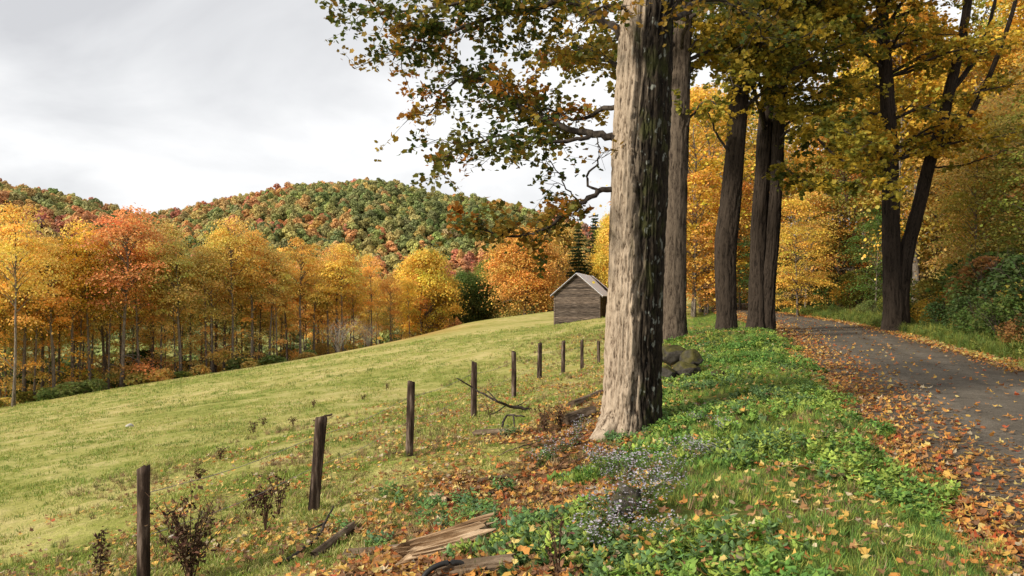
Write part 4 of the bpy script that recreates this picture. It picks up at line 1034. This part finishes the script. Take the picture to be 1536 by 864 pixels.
def cand(n, y0, y1, s0, s1, pw=1.0):
    """random points in the bank frame (s: 0 fence, 1 road edge); nearer rows denser"""
    y = y0 * (y1 / y0) ** rng.uniform(0, 1, n) ** pw
    s = rng.uniform(s0, s1, n)
    x = fence_x(y) + s * (road_left(y) - fence_x(y))
    return x, y, s
def euler(n, tilt=.15): return np.stack([rng.normal(0, tilt, n), rng.normal(0, tilt, n), rng.uniform(0, 6.28, n)], -1)
BOULD = [(pxx(px, d), d, r_) for px, d, r_ in ((1010, 18.6, .55), (1034, 17.4, .45), (1026, 16.6, .45), (1000, 16.5, .3), (935, 6.5, .2))]
# grass and weeds of the bank
x, y, s = cand(52000, 3.6, 60, .30, 1.03)
cl = n2(x, y, 1.6, 3, 80); dm = dirt_mask(x, y)
edge = s + n2(x, y, 1.1, 2, 81) * .07
k = (dm < rng.uniform(.1, .8, len(x))) & (edge < 1.0) & (cl > rng.uniform(-.35, .4, len(x)))
for bx, by, br in BOULD: k &= (x - bx) ** 2 + (y - by) ** 2 > (br * .9) ** 2
k &= ~((s < .5) & (rng.random(len(x)) < .45))
x, y, s, cl = x[k], y[k], s[k], cl[k]; n = len(x)
gcol = np.array([(.14, .24, .040), (.21, .29, .05), (.33, .345, .07), (.11, .19, .040)])[rng.integers(0, 4, n)] * rng.uniform(.8, 1.25, (n, 1))
idx = np.where(rng.random(n) < .05 + .06 * (cl > .3), rng.integers(4, 6, n), rng.integers(0, 4, n))
scale = rng.uniform(.2, .55, n) * (1 + y * .014) * np.where(idx > 3, .72, 1)
scatter('bank_grass', np.stack([x, y, surf(x, y) - .01], -1), euler(n), scale, idx, gcol, GT + LG, 'tufted green grass growing over the bank between the trees and the road', 'grass')
x, y, s = cand(30000, 3.6, 36, .40, 1.04)
cl = n2(x, y, .9, 3, 90); edge = s + n2(x, y, 1.1, 2, 81) * .07
k = (dirt_mask(x, y) < rng.uniform(.1, .6, len(x))) & (edge < 1.02) & (cl > rng.uniform(-.28, .32, len(x)))
for bx, by, br in BOULD: k &= (x - bx) ** 2 + (y - by) ** 2 > (br * .9) ** 2
x, y, s, cl = x[k], y[k], s[k], cl[k]; n = len(x)
wcol = np.array([(.11, .22, .04), (.17, .28, .045), (.28, .36, .06), (.11, .19, .06)])[np.clip(((n2(x, y, .8, 2, 92) + .5) * 4).astype(int) + rng.integers(-1, 2, n), 0, 3)] * rng.uniform(.8, 1.25, (n, 1))
wi = np.clip(((n2(x, y, .7, 2, 93) + .5) * 6).astype(int) + rng.integers(-1, 2, n), 0, 5)
scatter('ground_cover', np.stack([x, y, surf(x, y) - .01], -1), euler(n, .2), rng.uniform(.28, .8, n) ** 1.15 * (1 + y * .016), wi, wcol, WD, 'low broad-leaved green weeds covering the road bank', 'weeds')
PX = []
for px, py, w_, n_ in [(720, 775, 30, 30), (700, 760, 26, 24), (790, 800, 34, 60), (815, 795, 20, 30), (560, 825, 18, 12), (640, 765, 30, 24), (515, 800, 16, 12), (735, 800, 14, 16), (590, 745, 30, 14), (760, 735, 18, 14), (925, 665, 22, 50), (940, 650, 14, 30), (770, 655, 12, 10), (820, 690, 16, 14), (660, 790, 40, 20)]:
    for q in range(n_):
        PX.append((px + random.gauss(0, w_ * .5), py + random.gauss(0, w_ * .22)))
_ds = np.arange(3, 40, .08)
def gp_many(P_):
    P_ = np.array(P_); res = []
    for px, py in P_:
        x_ = (px - 768) / FPX * _ds; z_ = EYE - (py - 432) / FPX * _ds; g_ = ground(x_, _ds); h_ = np.where(z_ <= g_)[0]; k_ = h_[0] if len(h_) else -1; res.append((x_[k_], _ds[k_]))
    return np.array(res)
q = gp_many(PX); x, y = q[:, 0], q[:, 1]; n = len(x)
scatter('weed_patches', np.stack([x, y, ground(x, y) - .01], -1), euler(n, .2), rng.uniform(.4, .85, n), rng.choice([0, 1, 2, 5, 5], n), np.array([(.12, .22, .06), (.17, .27, .06), (.10, .19, .075)])[rng.integers(0, 3, n)] * rng.uniform(.8, 1.25, (n, 1)), WD, 'patches of small-leaved green weeds among the leaf litter and logs', 'weeds')
x, y, s = cand(16000, 3.8, 50, -1.0, 1.0); k = n2(x, y, .8, 3, 99) - .16 * np.abs(s + .1) > rng.uniform(-.2, .3, len(x)); x, y, s = x[k], y[k], s[k]; n = len(x)
scatter('dry_grass', np.stack([x, y, ground(x, y) - .008], -1), euler(n, .35), rng.uniform(.25, .6, n) * (1 + y * .02), rng.integers(0, 4, n), np.array([(.26, .17, .08), (.16, .095, .045), (.36, .27, .13), (.13, .17, .03)])[rng.integers(0, 4, n)] * rng.uniform(.7, 1.2, (n, 1)), GT, 'dry brown and straw coloured grass stems along the fence strip', 'grass')
# grass of the fence strip and the field
x, y, s = cand(60000, 4.5, 75, -1.0, .45)
far = rng.random(len(x)) < .75
x = np.where(far, pxx(rng.uniform(-60, 930, len(x)), y), x)
s = zone(x, y)
dm = dirt_mask(x, y)
k = (s < .5) & (dm < rng.uniform(.05, .5, len(x))) & (n2(x, y, .7, 3, 77) > rng.uniform(-.35, .25, len(x))) & (wood_mask(x, y) < .3)
k &= ~((np.abs(x - 5.87) < 3) & (y > 69.3) & (y < 77))
x, y, s = x[k], y[k], s[k]; n = len(x)
fcol = np.array([(.175, .235, .04), (.265, .29, .06), (.41, .36, .13), (.13, .185, .03)])[np.clip(((n2(x, y, .35, 3, 78) + .45) * 3.6).astype(int) + rng.integers(-1, 2, n), 0, 3)] * rng.uniform(.85, 1.2, (n, 1))
scatter('field_grass', np.stack([x, y, ground(x, y) - .008], -1), euler(n, .2), rng.uniform(.7, 1.5, n) * (.7 + y * .028), rng.integers(0, 3, n), fcol, FG, 'short grazed yellow-green grass of the sloping field', 'grass')
y = 12 * 5.5 ** rng.uniform(0, 1, 9000); x = road_x(y) + HW + .35 + np.abs(rng.normal(0, 1.3, 9000)); k = n2(x, y, 1.2, 2, 83) > rng.uniform(-.5, .3, 9000); x, y = x[k], y[k]; n = len(x)
scatter('verge_grass', np.stack([x, y, ground(x, y) - .01], -1), euler(n), rng.uniform(.6, 1.5, n), rng.integers(0, 9, n), np.array([(.13, .17, .03), (.20, .21, .04), (.10, .15, .03)])[rng.integers(0, 3, n)] * rng.uniform(.8, 1.2, (n, 1)), GT + LG + WD[:3], 'rough green grass and weeds along the right road verge', 'grass')
PB = [proto_obj('pebble', blob(90 + i, 1, .8, .55, amp=.4, sub=1), M['gravel']) for i in range(3)]
y = 4 * 12 ** rng.uniform(0, 1, 12000); u_ = rng.uniform(-1, 1, 12000); u_ = np.where(rng.random(12000) < .55, np.sign(u_) * (1 - .3 * rng.random(12000) ** 2), u_); x = road_x(y) + u_ * HW
scatter('gravel', np.stack([x, y, road_z(x, y) + .001], -1), euler(12000, .5), rng.uniform(.004, .014, 12000) ** 1.0 * (1 + y * .02), rng.integers(0, 3, 12000), np.ones((12000, 3)), PB, 'loose grit scattered over the packed road', 'gravel')
# fallen leaves
lpal = np.array([(.56, .34, .075), (.48, .22, .05), (.40, .13, .035), (.32, .17, .07), (.56, .42, .14), (.20, .10, .05), (.48, .38, .24), (.36, .075, .025)])
X = []; Y = []; B = []
x, y, s = cand(42000, 3.6, 62, .96, 1.5, .9)                      # drift along the left side of the road
lt_ = x - road_left(y); lim = .08 + 1.35 * rng.random(len(x)) ** 2.0 * (1 + .25 * n2(x, y, .5, 2, 55)) * np.interp(y, [4, 8, 20], [1.5, 1.3, 1.4])
k = (lt_ < lim) & (lt_ > -.35 + .3 * n2(x, y, 1.1, 2, 81)) & (n2(x, y, 1.4, 2, 56) > rng.uniform(-.8, .1, len(x)))
X.append(x[k]); Y.append(y[k]); B.append(np.full(k.sum(), 1))
y = 4 * 15 ** rng.uniform(0, 1, 1900); x = road_x(y) + (rng.random(1900) ** 1.5 * 2 - 1) * HW * .95; X.append(x); Y.append(y); B.append(np.full(1900, 1))          # strewn over the gravel
y = 15 * 4 ** rng.uniform(0, 1, 3200); x = road_x(y) + HW + rng.normal(.1, .33, 3200); X.append(x); Y.append(y); B.append(np.full(3200, 1))    # right edge
x, y, s = cand(15000, 4, 30, .10, .62); k = dirt_mask(x, y) > rng.uniform(.05, .9, len(x)); X.append(x[k]); Y.append(y[k]); B.append(np.full(k.sum(), 2))
x, y, s = cand(46000, 4.8, 45, -.85, .62); k = (n2(x, y, 1.3, 3, 57) + .12 - .5 * np.abs(s - .15) > rng.uniform(-.25, .35, len(x))); X.append(x[k]); Y.append(y[k]); B.append(np.full(k.sum(), 0))
x, y, s = cand(6000, 3.8, 40, .5, 1.0); k = n2(x, y, 1.2, 3, 58) > rng.uniform(-.3, .4, len(x)); X.append(x[k]); Y.append(y[k]); B.append(np.full(k.sum(), 0))
x = np.concatenate(X); y = np.concatenate(Y); B = np.concatenate(B); n = len(x)
pr = {0: [.22, .12, .05, .22, .18, .11, .09, .01], 1: [.17, .22, .13, .21, .06, .15, .03, .03], 2: [.10, .20, .18, .22, .05, .20, .02, .03]}
li = np.array([rng.choice(8, p=pr[b]) for b in B])
lcol = lpal[li] * rng.uniform(.7, 1.2, (n, 1))
lz = surf(x, y) + np.where(B == 0, .034, .014) + rng.uniform(0, .02, n) + np.where((zone(x, y) > .5) & (x < road_left(y)), .03, 0)
lsz = rng.uniform(.038, .08, n) * np.where(B == 0, .66, np.where(B == 2, .8, .78)) * (1 + y * .016)
lrot = euler(n, .32)
# the nearest leaves on the open gravel are things of their own
onroad = (x > road_left(y) + .75) & (np.abs(x - road_x(y)) < HW) & (y > 5.2) & (768 + x / y * FPX < 1530)
order = np.where(onroad)[0]; order = order[np.argsort(y[order])][:110]
for i in order:
    c = lpal[li[i]]; nm = ['golden', 'orange', 'rust-red', 'tan-brown', 'pale yellow', 'dark brown', 'buff', 'crimson'][li[i]]
    k_ = int(rng.integers(0, 4))
    me = LEAFM[k_]
    if not me.materials: me.materials.append(M['leaf_obj'])
    o = add('fallen_leaf', me, label=f'{nm} fallen maple leaf lying on the open gravel of the road', cat='leaf', group='fallen leaves on the gravel', color=lcol[i])
    o.location = (x[i], y[i], lz[i] - .002); o.rotation_euler = [float(q) * .4 if j < 2 else float(q) for j, q in enumerate(lrot[i])]; o.scale = (lsz[i],) * 3
rest = np.ones(n, bool); rest[order] = False
scatter('fallen_leaves', np.stack([x, y, lz], -1)[rest], lrot[rest], lsz[rest], rng.integers(0, 4, rest.sum()), lcol[rest], FLV, 'yellow, orange and brown leaf litter along the road verge and fence line', 'leaves')

# ------------------------------------------------------------------ boulders, logs, stump, sticks, weeds
m, t = mat('mossy_stone'); g = geo(t)
nz = N(t, 'ShaderNodeSeparateXYZ'); L(t, N(t, 'ShaderNodeNewGeometry').outputs['Normal'], nz.inputs[0])
st = ramp(t, noise(t, 6, g, 5, .6), [(.35, (.022, .019, .016)), (.65, (.085, .075, .062))])
ms = ramp(t, noise(t, 9, g, 4, .6), [(.35, (.030, .029, .008)), (.65, (.085, .074, .017))])
fc = ramp(t, mth(t, 'ADD', nz.outputs[2], mth(t, 'MULTIPLY', noise(t, 3.5, g, 3), .6)), [(.62, (0, 0, 0)), (.95, (.85, .85, .85))])
out(t, princ(t, mixc(t, fc, st, ms), .95, .08, noise(t, 22, g, 4, .65), .8, .03)); M['moss'] = m
for i, (px, py, d, sx, sy, sz, lb) in enumerate([(1008, 517, 18.8, .42, .36, .30, 'mossy boulder hugging the second trunk, at the back of the pile'), (1036, 522, 17.6, .34, .30, .27, 'tallest dark mossy boulder in the middle of the pile'), (1028, 545, 16.4, .34, .28, .20, 'low mossy boulder at the front of the pile'), (1000, 548, 16.2, .20, .2, .18, 'small dark stone at the front end of the boulder pile'), (1062, 504, 27, .38, .3, .16, 'flat dark stone between the second and third trunks'), (1078, 551, 15.8, .17, .16, .10, 'small mossy stone in the grass in front of the boulder pile')]):
    x = pxx(px, d); gz_ = G(x, d); z = max(gz_ + sz * .2, EYE - (py - 432) / FPX * d)
    z = min(z, gz_ + sz * 1.0)
    o = add('boulder', blob(20 + i, sx, sy, sz, amp=.42, sub=4), M['moss'], label=lb, cat='boulder', group='mossy boulders by the trees'); o.location = (x, d, z); o.rotation_euler = (0, 0, i * 1.3)
for px, py, d, s_, lb in [(195, 650, 27, .16, 'small pale stone out in the field'), (262, 767, 8.6, .07, 'little pale stone in the grass near the first post')]:
    x = pxx(px, d); o = add('stone', blob(71, s_, s_, s_ * .6, sub=2), None, label=lb, cat='stone', group='field stones'); m, t = mat('pale_stone'); out(t, princ(t, ramp(t, noise(t, 12), [(.3, (.25, .23, .2)), (.7, (.5, .47, .42))]), .9, .1)); o.data.materials.append(m); o.location = (x, d, G(x, d) + s_ * .25)
m, t = mat('split_log_wood'); g = objc(t)
c = ramp(t, noise(t, 7, g, 5, .65, .3, sx=(.14, 1.6, 1.6)), [(.36, (.03, .018, .010)), (.45, (.19, .11, .055)), (.56, (.42, .29, .175)), (.7, (.56, .43, .30))])
out(t, princ(t, c, .85, .1, noise(t, 12, g, 5, .7, sx=(.1, 1.5, 1.5)), 1.0, .04)); M['splitlog'] = m
m, t = mat('log_bark'); g = objc(t)
c = ramp(t, noise(t, 9, g, 5, .65, .3, sx=(.3, 1, 1)), [(.3, (.03, .02, .014)), (.55, (.12, .085, .055)), (.75, (.27, .20, .14))])
out(t, princ(t, c, .9, .08, noise(t, 20, g, 4, .7, sx=(.25, 1, 1)), 1.0, .03)); M['logbark'] = m
def log(name, p0, p1, r0, r1, mt, label, cat, seed, group=None, ridge=.18, n=26, nth=20, split=False, lift=.5, grooves=0.0):
    """a log lying on the ground from p0 to p1 (x, y)"""
    a = np.array([*p0, G(*p0) + r0 * lift]); b = np.array([*p1, G(*p1) + r1 * lift])
    Lg = np.linalg.norm(b - a); us = np.linspace(0, 1, n); th = np.linspace(0, 2 * math.pi, nth, endpoint=False)
    T, U = np.meshgrid(th, us); r = r0 + (r1 - r0) * U
    r = r * (1 + ridge * fbm(np.stack([np.cos(T) * 2.4, np.sin(T) * 2.4, U * Lg * 1.2 + seed], -1), 3, seed) + ridge * .6 * vnoise(np.stack([np.cos(T) * 6, np.sin(T) * 6, U * Lg * .7], -1), seed + 2))
    if grooves: r = r * (1 - grooves * np.clip(1 - np.abs(fbm(np.stack([np.cos(T) * 5, np.sin(T) * 5, U * Lg * .8], -1), 3, seed + 7)) * 4, 0, 1) + grooves * .4 * vnoise(np.stack([np.cos(T) * 1.5, np.sin(T) * 1.5, U * 0], -1), seed + 5))
    xx = U * Lg + (np.abs(U - .5) > .46) * (.05 + .10 * (grooves > 0)) * vnoise(np.stack([np.cos(T) * 4, np.sin(T) * 4, U], -1), seed + 3)
    yy = r * np.cos(T); zz = r * np.sin(T)
    if split: zz = np.minimum(zz, r * .55 + .12 * r * np.sin(T * 9 + seed))
    V = np.stack([xx, yy, zz + .04 * Lg * .3 * np.sin(U * 3 + seed)], -1).reshape(-1, 3)
    i = np.arange(n - 1)[:, None] * nth; j = np.arange(nth)[None]; j2 = (j + 1) % nth
    F = np.stack([i + j, i + j2, i + nth + j2, i + nth + j], -1).reshape(-1, 4)
    o = add(name, mesh_from(name, V, [F, np.arange(nth)[None, ::-1], (np.arange(nth) + (n - 1) * nth)[None]], smooth=False), mt, label=label, cat=cat, group=group)
    d = Vector((b - a) / Lg); o.rotation_euler = d.to_track_quat('X', 'Z').to_euler(); o.location = a
    return o
def gp(px, py):
    """where the view ray through a photograph pixel meets the ground"""
    lo, hi = 2.5, 130.0
    ds = np.concatenate([np.arange(2.5, 40, .05), np.arange(40, 130, .5)])
    pts = np.array([W(px, py, d) for d in ds]); g_ = ground(pts[:, 0], pts[:, 1]); h_ = np.where(pts[:, 2] <= g_)[0]
    k = h_[0] if len(h_) else len(ds) - 1
    return (float(pts[k, 0]), float(pts[k, 1]))
log('log', gp(612, 848), gp(726, 822), .11, .145, M['splitlog'], 'largest split pale weathered log lying in the leaves', 'log', 3, grooves=.28, ridge=.25, nth=56, n=40, lift=.65)
log('log', gp(470, 840), gp(530, 797), .045, .04, M['logbark'], 'short grey barked log lying left of the split log', 'log', 5, lift=.8)
log('log', gp(655, 866), gp(770, 850), .055, .05, M['logbark'], 'dark rotten log lying in front of the split log', 'log', 7, ridge=.4)
log('log', gp(520, 838), gp(610, 826), .05, .045, M['logbark'], 'half buried log running into the end of the split log', 'log', 9)
log('log', gp(712, 655), gp(762, 653), .055, .05, M['logbark'], 'short pale log lying among the leaves past the fourth post', 'log', 12, lift=.8)
log('log', gp(850, 640), gp(890, 622), .12, .10, M['logbark'], 'broken brown log resting against the foot of the thickest maple', 'log', 14, ridge=.3, lift=.5)
log('log', gp(858, 612), gp(903, 590), .08, .06, M['logbark'], 'thin dark rotten log lying behind the thickest maple', 'log', 15, ridge=.35)
log('log', gp(650, 750), gp(672, 757), .05, .045, M['splitlog'], 'small pale chunk of wood in the grass', 'log', 16, n=12, lift=.8)
log('log', gp(715, 724), gp(763, 719), .025, .022, M['logbark'], 'thin grey stick lying straight on the brown leaves', 'stick', 18, n=14, nth=9, lift=.9)
# old hoop under the split log
px_, py_ = gp(676, 872)
ac = Acc(); th = np.linspace(-.15, math.pi + .15, 26)
tube(ac, np.stack([np.cos(th) * .19, np.zeros(26), np.sin(th) * .12], -1), .018, 8)
m, t = mat('black_rim'); out(t, princ(t, (.012, .011, .010), .6, .3))
o = add('hoop', ac.mesh('hoop', True), m, label='black half-buried hoop arching beneath the split log', cat='hoop'); o.location = (px_, py_, G(px_, py_) - .01); o.rotation_euler = (-.25, 0, .25)
# stump beside the asters
sx_, sy_ = gp(935, 782)
ac = Acc(); tube(ac, smooth_line([(0, 0, -.1), (.0, 0, .08), (.03, 0, .16), (.06, .0, .25)], 12), np.linspace(.13, .085, 12), 22)
me = ac.mesh('stump', False); co = np.array([v.co[:] for v in me.vertices]); co += .03 * np.stack([vnoise(co * 14 + q, q) for q in range(3)], -1)
me.vertices.foreach_set('co', co.astype(np.float32).ravel()); me.update()
o = add('stump', me, M['moss'], label='small dark broken stump among the pale asters', cat='stump'); o.location = (sx_, sy_, G(sx_, sy_))
# fallen branches
def stick(name, pts, r0, r1, label, subs=(), cat='branch', mt='branch', group=None):
    pts = np.array([np.asarray(p, float) for p in pts]); o = empty(name, pts[-1], label=label, cat=cat, group=group)
    ac = Acc(); tube(ac, smooth_line(pts, 22) + rng.normal(0, .006, (22, 3)) - pts[-1], np.linspace(r1, r0, 22), 8)
    add('bough', ac.mesh('bough', True), M[mt], o)
    for s_ in subs:
        q = np.array([np.asarray(p, float) for p in s_]); ac = Acc(); tube(ac, smooth_line(q, 9) - pts[-1], np.linspace(r1 * 1.3, r1 * .5, 9), 6); add('twig', ac.mesh('twig', True), M[mt], o)
def on_g(px, py, up=.02):
    x, y = gp(px, py); return np.array([x, y, G(x, y) + up])
e0 = on_g(797, 616); e1 = W(745, 601, e0[1] - .4); e2 = W(715, 585, 15.05); e3 = W(685, 567, 14.9)
stick('fallen_branch', [e3, e2, e1, W(770, 611, e0[1] - .1), e0], .035, .011, 'long dark fallen branch leaning across the fourth fence post', [[e1, W(735, 590, e0[1] - .3), W(727, 584, e0[1] - .2)], [W(770, 611, e0[1] - .1), W(782, 606, e0[1]), W(790, 600, e0[1] + .1)], [W(760, 607, e0[1] - .2), W(745, 618, e0[1] - .3), W(735, 622, e0[1] - .35)]])
stick('fallen_branch', [on_g(786, 636, .12), on_g(770, 637, .16), on_g(758, 638, .14), on_g(751, 648, .0)], .022, .014, 'short dark crooked branch arched over the leaves behind the pale log', [[on_g(770, 637, .16), on_g(772, 645, .02)]])
stick('fallen_branch', [on_g(500, 782, .16), on_g(488, 800, .10), on_g(472, 818, .05), on_g(440, 838, .02), on_g(415, 850, .02)], .022, .010, 'thin forked grey branch lying next to the short grey log', [[on_g(488, 800, .10), on_g(470, 806, .08), on_g(452, 803, .04)]])
stick('fallen_branch', [on_g(470, 634, .05), on_g(485, 630, .09), on_g(497, 624, .04)], .03, .02, 'short pale stick behind the second fence post', cat='stick', mt='logbark')
for i, (a, b) in enumerate([((845, 800), (870, 742)), ((740, 690), (800, 668)), ((700, 760), (742, 742)), ((860, 760), (905, 735)), ((880, 765), (850, 748)), ((565, 690), (600, 680)), ((770, 770), (830, 748)), ((790, 705), (845, 690))]):
    stick('twig_stick', [on_g(*a, .02), on_g((a[0] + b[0]) / 2 + 4, (a[1] + b[1]) / 2, .05), on_g(*b, .02)], .012, .007, 'thin brown stick lying in the leaf litter below the thickest maple' if i != 5 else 'thin brown stick lying in the grass by the third post', cat='stick', mt='logbark', group='sticks in the leaf litter')
# dead brown weeds by the fence
m, t = mat('dead_weed'); out(t, princ(t, mixc(t, 1.0, attr(t, 'tint'), (.085, .05, .03), 'MULTIPLY'), .95, .05)); M['dead'] = m
def dead_weed(px, py, h, w, n, seed, label, droop=.0, dens=26):
    x, y = gp(px, py); rs = np.random.default_rng(seed); o = empty('dead_weed', (x, y, G(x, y)), label=label, cat='weed', group='dead weeds along the fence')
    st = Acc(); lf = Acc()
    for i in range(n):
        az = rs.uniform(0, 6.28); r = w * math.sqrt(rs.random()); hh = h * rs.uniform(.6, 1)
        pts = np.array([[0, 0, -.03], [math.cos(az) * r * .35, math.sin(az) * r * .35, hh * .55], [math.cos(az) * r, math.sin(az) * r, hh]])
        if droop: pts = np.concatenate([pts, [pts[-1] + np.array([-droop * .7, 0, -droop * .25]), pts[-1] + np.array([-droop, 0, -droop])]])
        ln = smooth_line(pts, 10); tube(st, ln, np.linspace(.006, .003, 10), 4, cap=False, tint=(.8, .8, .8))
        for q in range(4):
            k = rs.integers(4, 10); tube(st, [ln[k], ln[k] + rs.normal(0, .07, 3) + np.array([0, 0, .05])], [.003, .002], 3, cap=False)
        k = dens; u_ = rs.uniform(.25, 1, k); p = np.stack([np.interp(u_, np.linspace(0, 1, 10), ln[:, c]) for c in range(3)], -1) + rs.normal(0, .035, (k, 3))
        lf.inst(LEAF_V * np.array([.6, 1, 2.2]), LEAF_F, p, basis(rs.normal(size=(k, 3)), rs), rs.uniform(.02, .06, k), np.ones((k, 3)) * rs.uniform(.5, 1.7, (k, 1)) * (1 + rs.normal(0, .1, (k, 3))))
    add('stems', st.mesh('stems'), M['dead'], o); add('leaves', lf.mesh('leaves'), M['dead'], o)
dead_weed(285, 880, .78, .30, 20, 1, 'largest dead brown weed clump right of the nearest post', dens=30)
dead_weed(150, 885, .55, .05, 3, 2, 'thin dead brown weed stalk left of the nearest post', dens=40)
dead_weed(398, 800, .45, .12, 7, 3, 'dead brown weed clump with drooping tips between the first and second posts', droop=.14)
dead_weed(418, 776, .55, .14, 6, 4, 'sparse dead brown weed just behind the drooping one', dens=16)
dead_weed(815, 652, .45, .15, 7, 5, 'reddish dead weed clump left of the thickest maple')
dead_weed(842, 645, .40, .12, 6, 6, 'reddish dead weed clump closest to the foot of the thickest maple')
dead_weed(838, 884, .42, .09, 5, 7, 'upright dark dead stalks at the bottom edge of the picture', dens=6)
dead_weed(735, 630, .4, .16, 4, 8, 'sparse pale dead weed at the foot of the fourth post', dens=8)
for i, (px, py) in enumerate([(380, 650), (440, 640), (470, 612), (330, 690), (545, 600), (580, 585), (395, 640), (300, 720)]):
    dead_weed(px, py, random.uniform(.18, .34), .12, 5, 30 + i, 'small dry brown weed tuft along the upper rim of the fence strip', dens=14)
# pale asters
m, t = mat('aster_petals'); out(t, princ(t, mixc(t, 1.0, attr(t, 'tint'), (.31, .28, .32), 'MULTIPLY'), .8, .1)); M['petal'] = m
def aster_mesh(seed):
    rs = np.random.default_rng(seed); st = Acc(); fl = Acc(); lf = Acc()
    ang = np.linspace(0, 2 * math.pi, 8, endpoint=False); star = np.array([(math.cos(a) * (.5 if k % 2 else 1), math.sin(a) * (.5 if k % 2 else 1), .15) for k, a in enumerate(np.linspace(0, 2 * math.pi, 12, endpoint=False))] + [(0, 0, 0)])
    sf = [np.array([[12, k, (k + 1) % 12] for k in range(12)])]
    for i in range(9):
        az = rs.uniform(0, 6.28); r = .22 * math.sqrt(rs.random()); h = rs.uniform(.16, .34); e = np.array([math.cos(az) * r, math.sin(az) * r, h])
        ln = smooth_line([np.zeros(3), e * np.array([.4, .4, .6]), e], 6); tube(st, ln, np.linspace(.003, .0015, 6), 3, cap=False)
        k = 13; p = ln[rs.integers(4, 6, k)] + rs.normal(0, .036, (k, 3)) * np.array([1, 1, .7]) + np.array([0, 0, .02])
        fl.inst(star, sf, p, basis(rs.normal(0, .5, (k, 3)) + np.array([0, -.3, 1]), rs), rs.uniform(.008, .013, k), np.ones((k, 3)) * rs.uniform(.7, 1.25, (k, 1)))
        k = 12; p = ln[rs.integers(1, 6, k)] + rs.normal(0, .02, (k, 3))
        lf.inst(LEAF_V * np.array([.45, 1, 1]), LEAF_F, p, basis(rs.normal(0, .6, (k, 3)) + np.array([0, 0, .8]), rs), rs.uniform(.025, .05, k), np.ones((k, 3)) * rs.uniform(.7, 1.3, (k, 1)))
    return st.mesh('stems'), fl.mesh('flowers'), lf.mesh('leaves')
AST = [aster_mesh(80 + i) for i in range(4)]
for a, b, c in AST: a.materials.append(M['dead']); b.materials.append(M['petal']); c.materials.append(M['leaf_obj'])
for px, py, s_ in [(862, 668, 1.0), (845, 680, 1), (828, 692, 1.1), (810, 702, .9), (872, 650, .9), (905, 722, 1.2), (925, 715, 1.3), (945, 722, 1.2), (918, 735, 1.1), (960, 738, 1.1), (985, 728, 1.1), (1000, 745, 1.0), (975, 755, 1.1), (955, 765, 1), (1012, 720, .9), (1045, 700, 1.0), (1062, 692, 1), (1035, 690, .9), (905, 800, 1.1), (920, 820, 1.0), (900, 835, .9), (962, 790, 1.0), (975, 815, .8), (1050, 640, .8), (1085, 650, .7), (895, 705, 1.0), (1005, 690, .8)]:
    x, y = gp(px, py); i = random.randrange(4)
    wh = 'left of the thickest maple foot' if px < 880 else ('around the small dark stump' if py > 750 else ('in front of the thickest maple' if px < 1020 else 'in the grass right of the thickest maple'))
    o = empty('aster_plant', (x, y, G(x, y) - .01), random.uniform(0, 6), label=f'clump of tiny pale lavender asters {wh}', cat='flower', group='pale asters on the bank'); o.scale = (s_, s_, s_ * .78)
    add('stems', AST[i][0], parent=o); add('flowers', AST[i][1], parent=o, kind='stuff'); add('leaves', AST[i][2], parent=o, color=(.10, .16, .04))
print('TREES', n_tree[0], 'TRIS', sum(len(p.vertices) - 2 for me in bpy.data.meshes for p in me.polygons) if False else sum(len(me.loops) - 2 * len(me.polygons) for me in bpy.data.meshes))
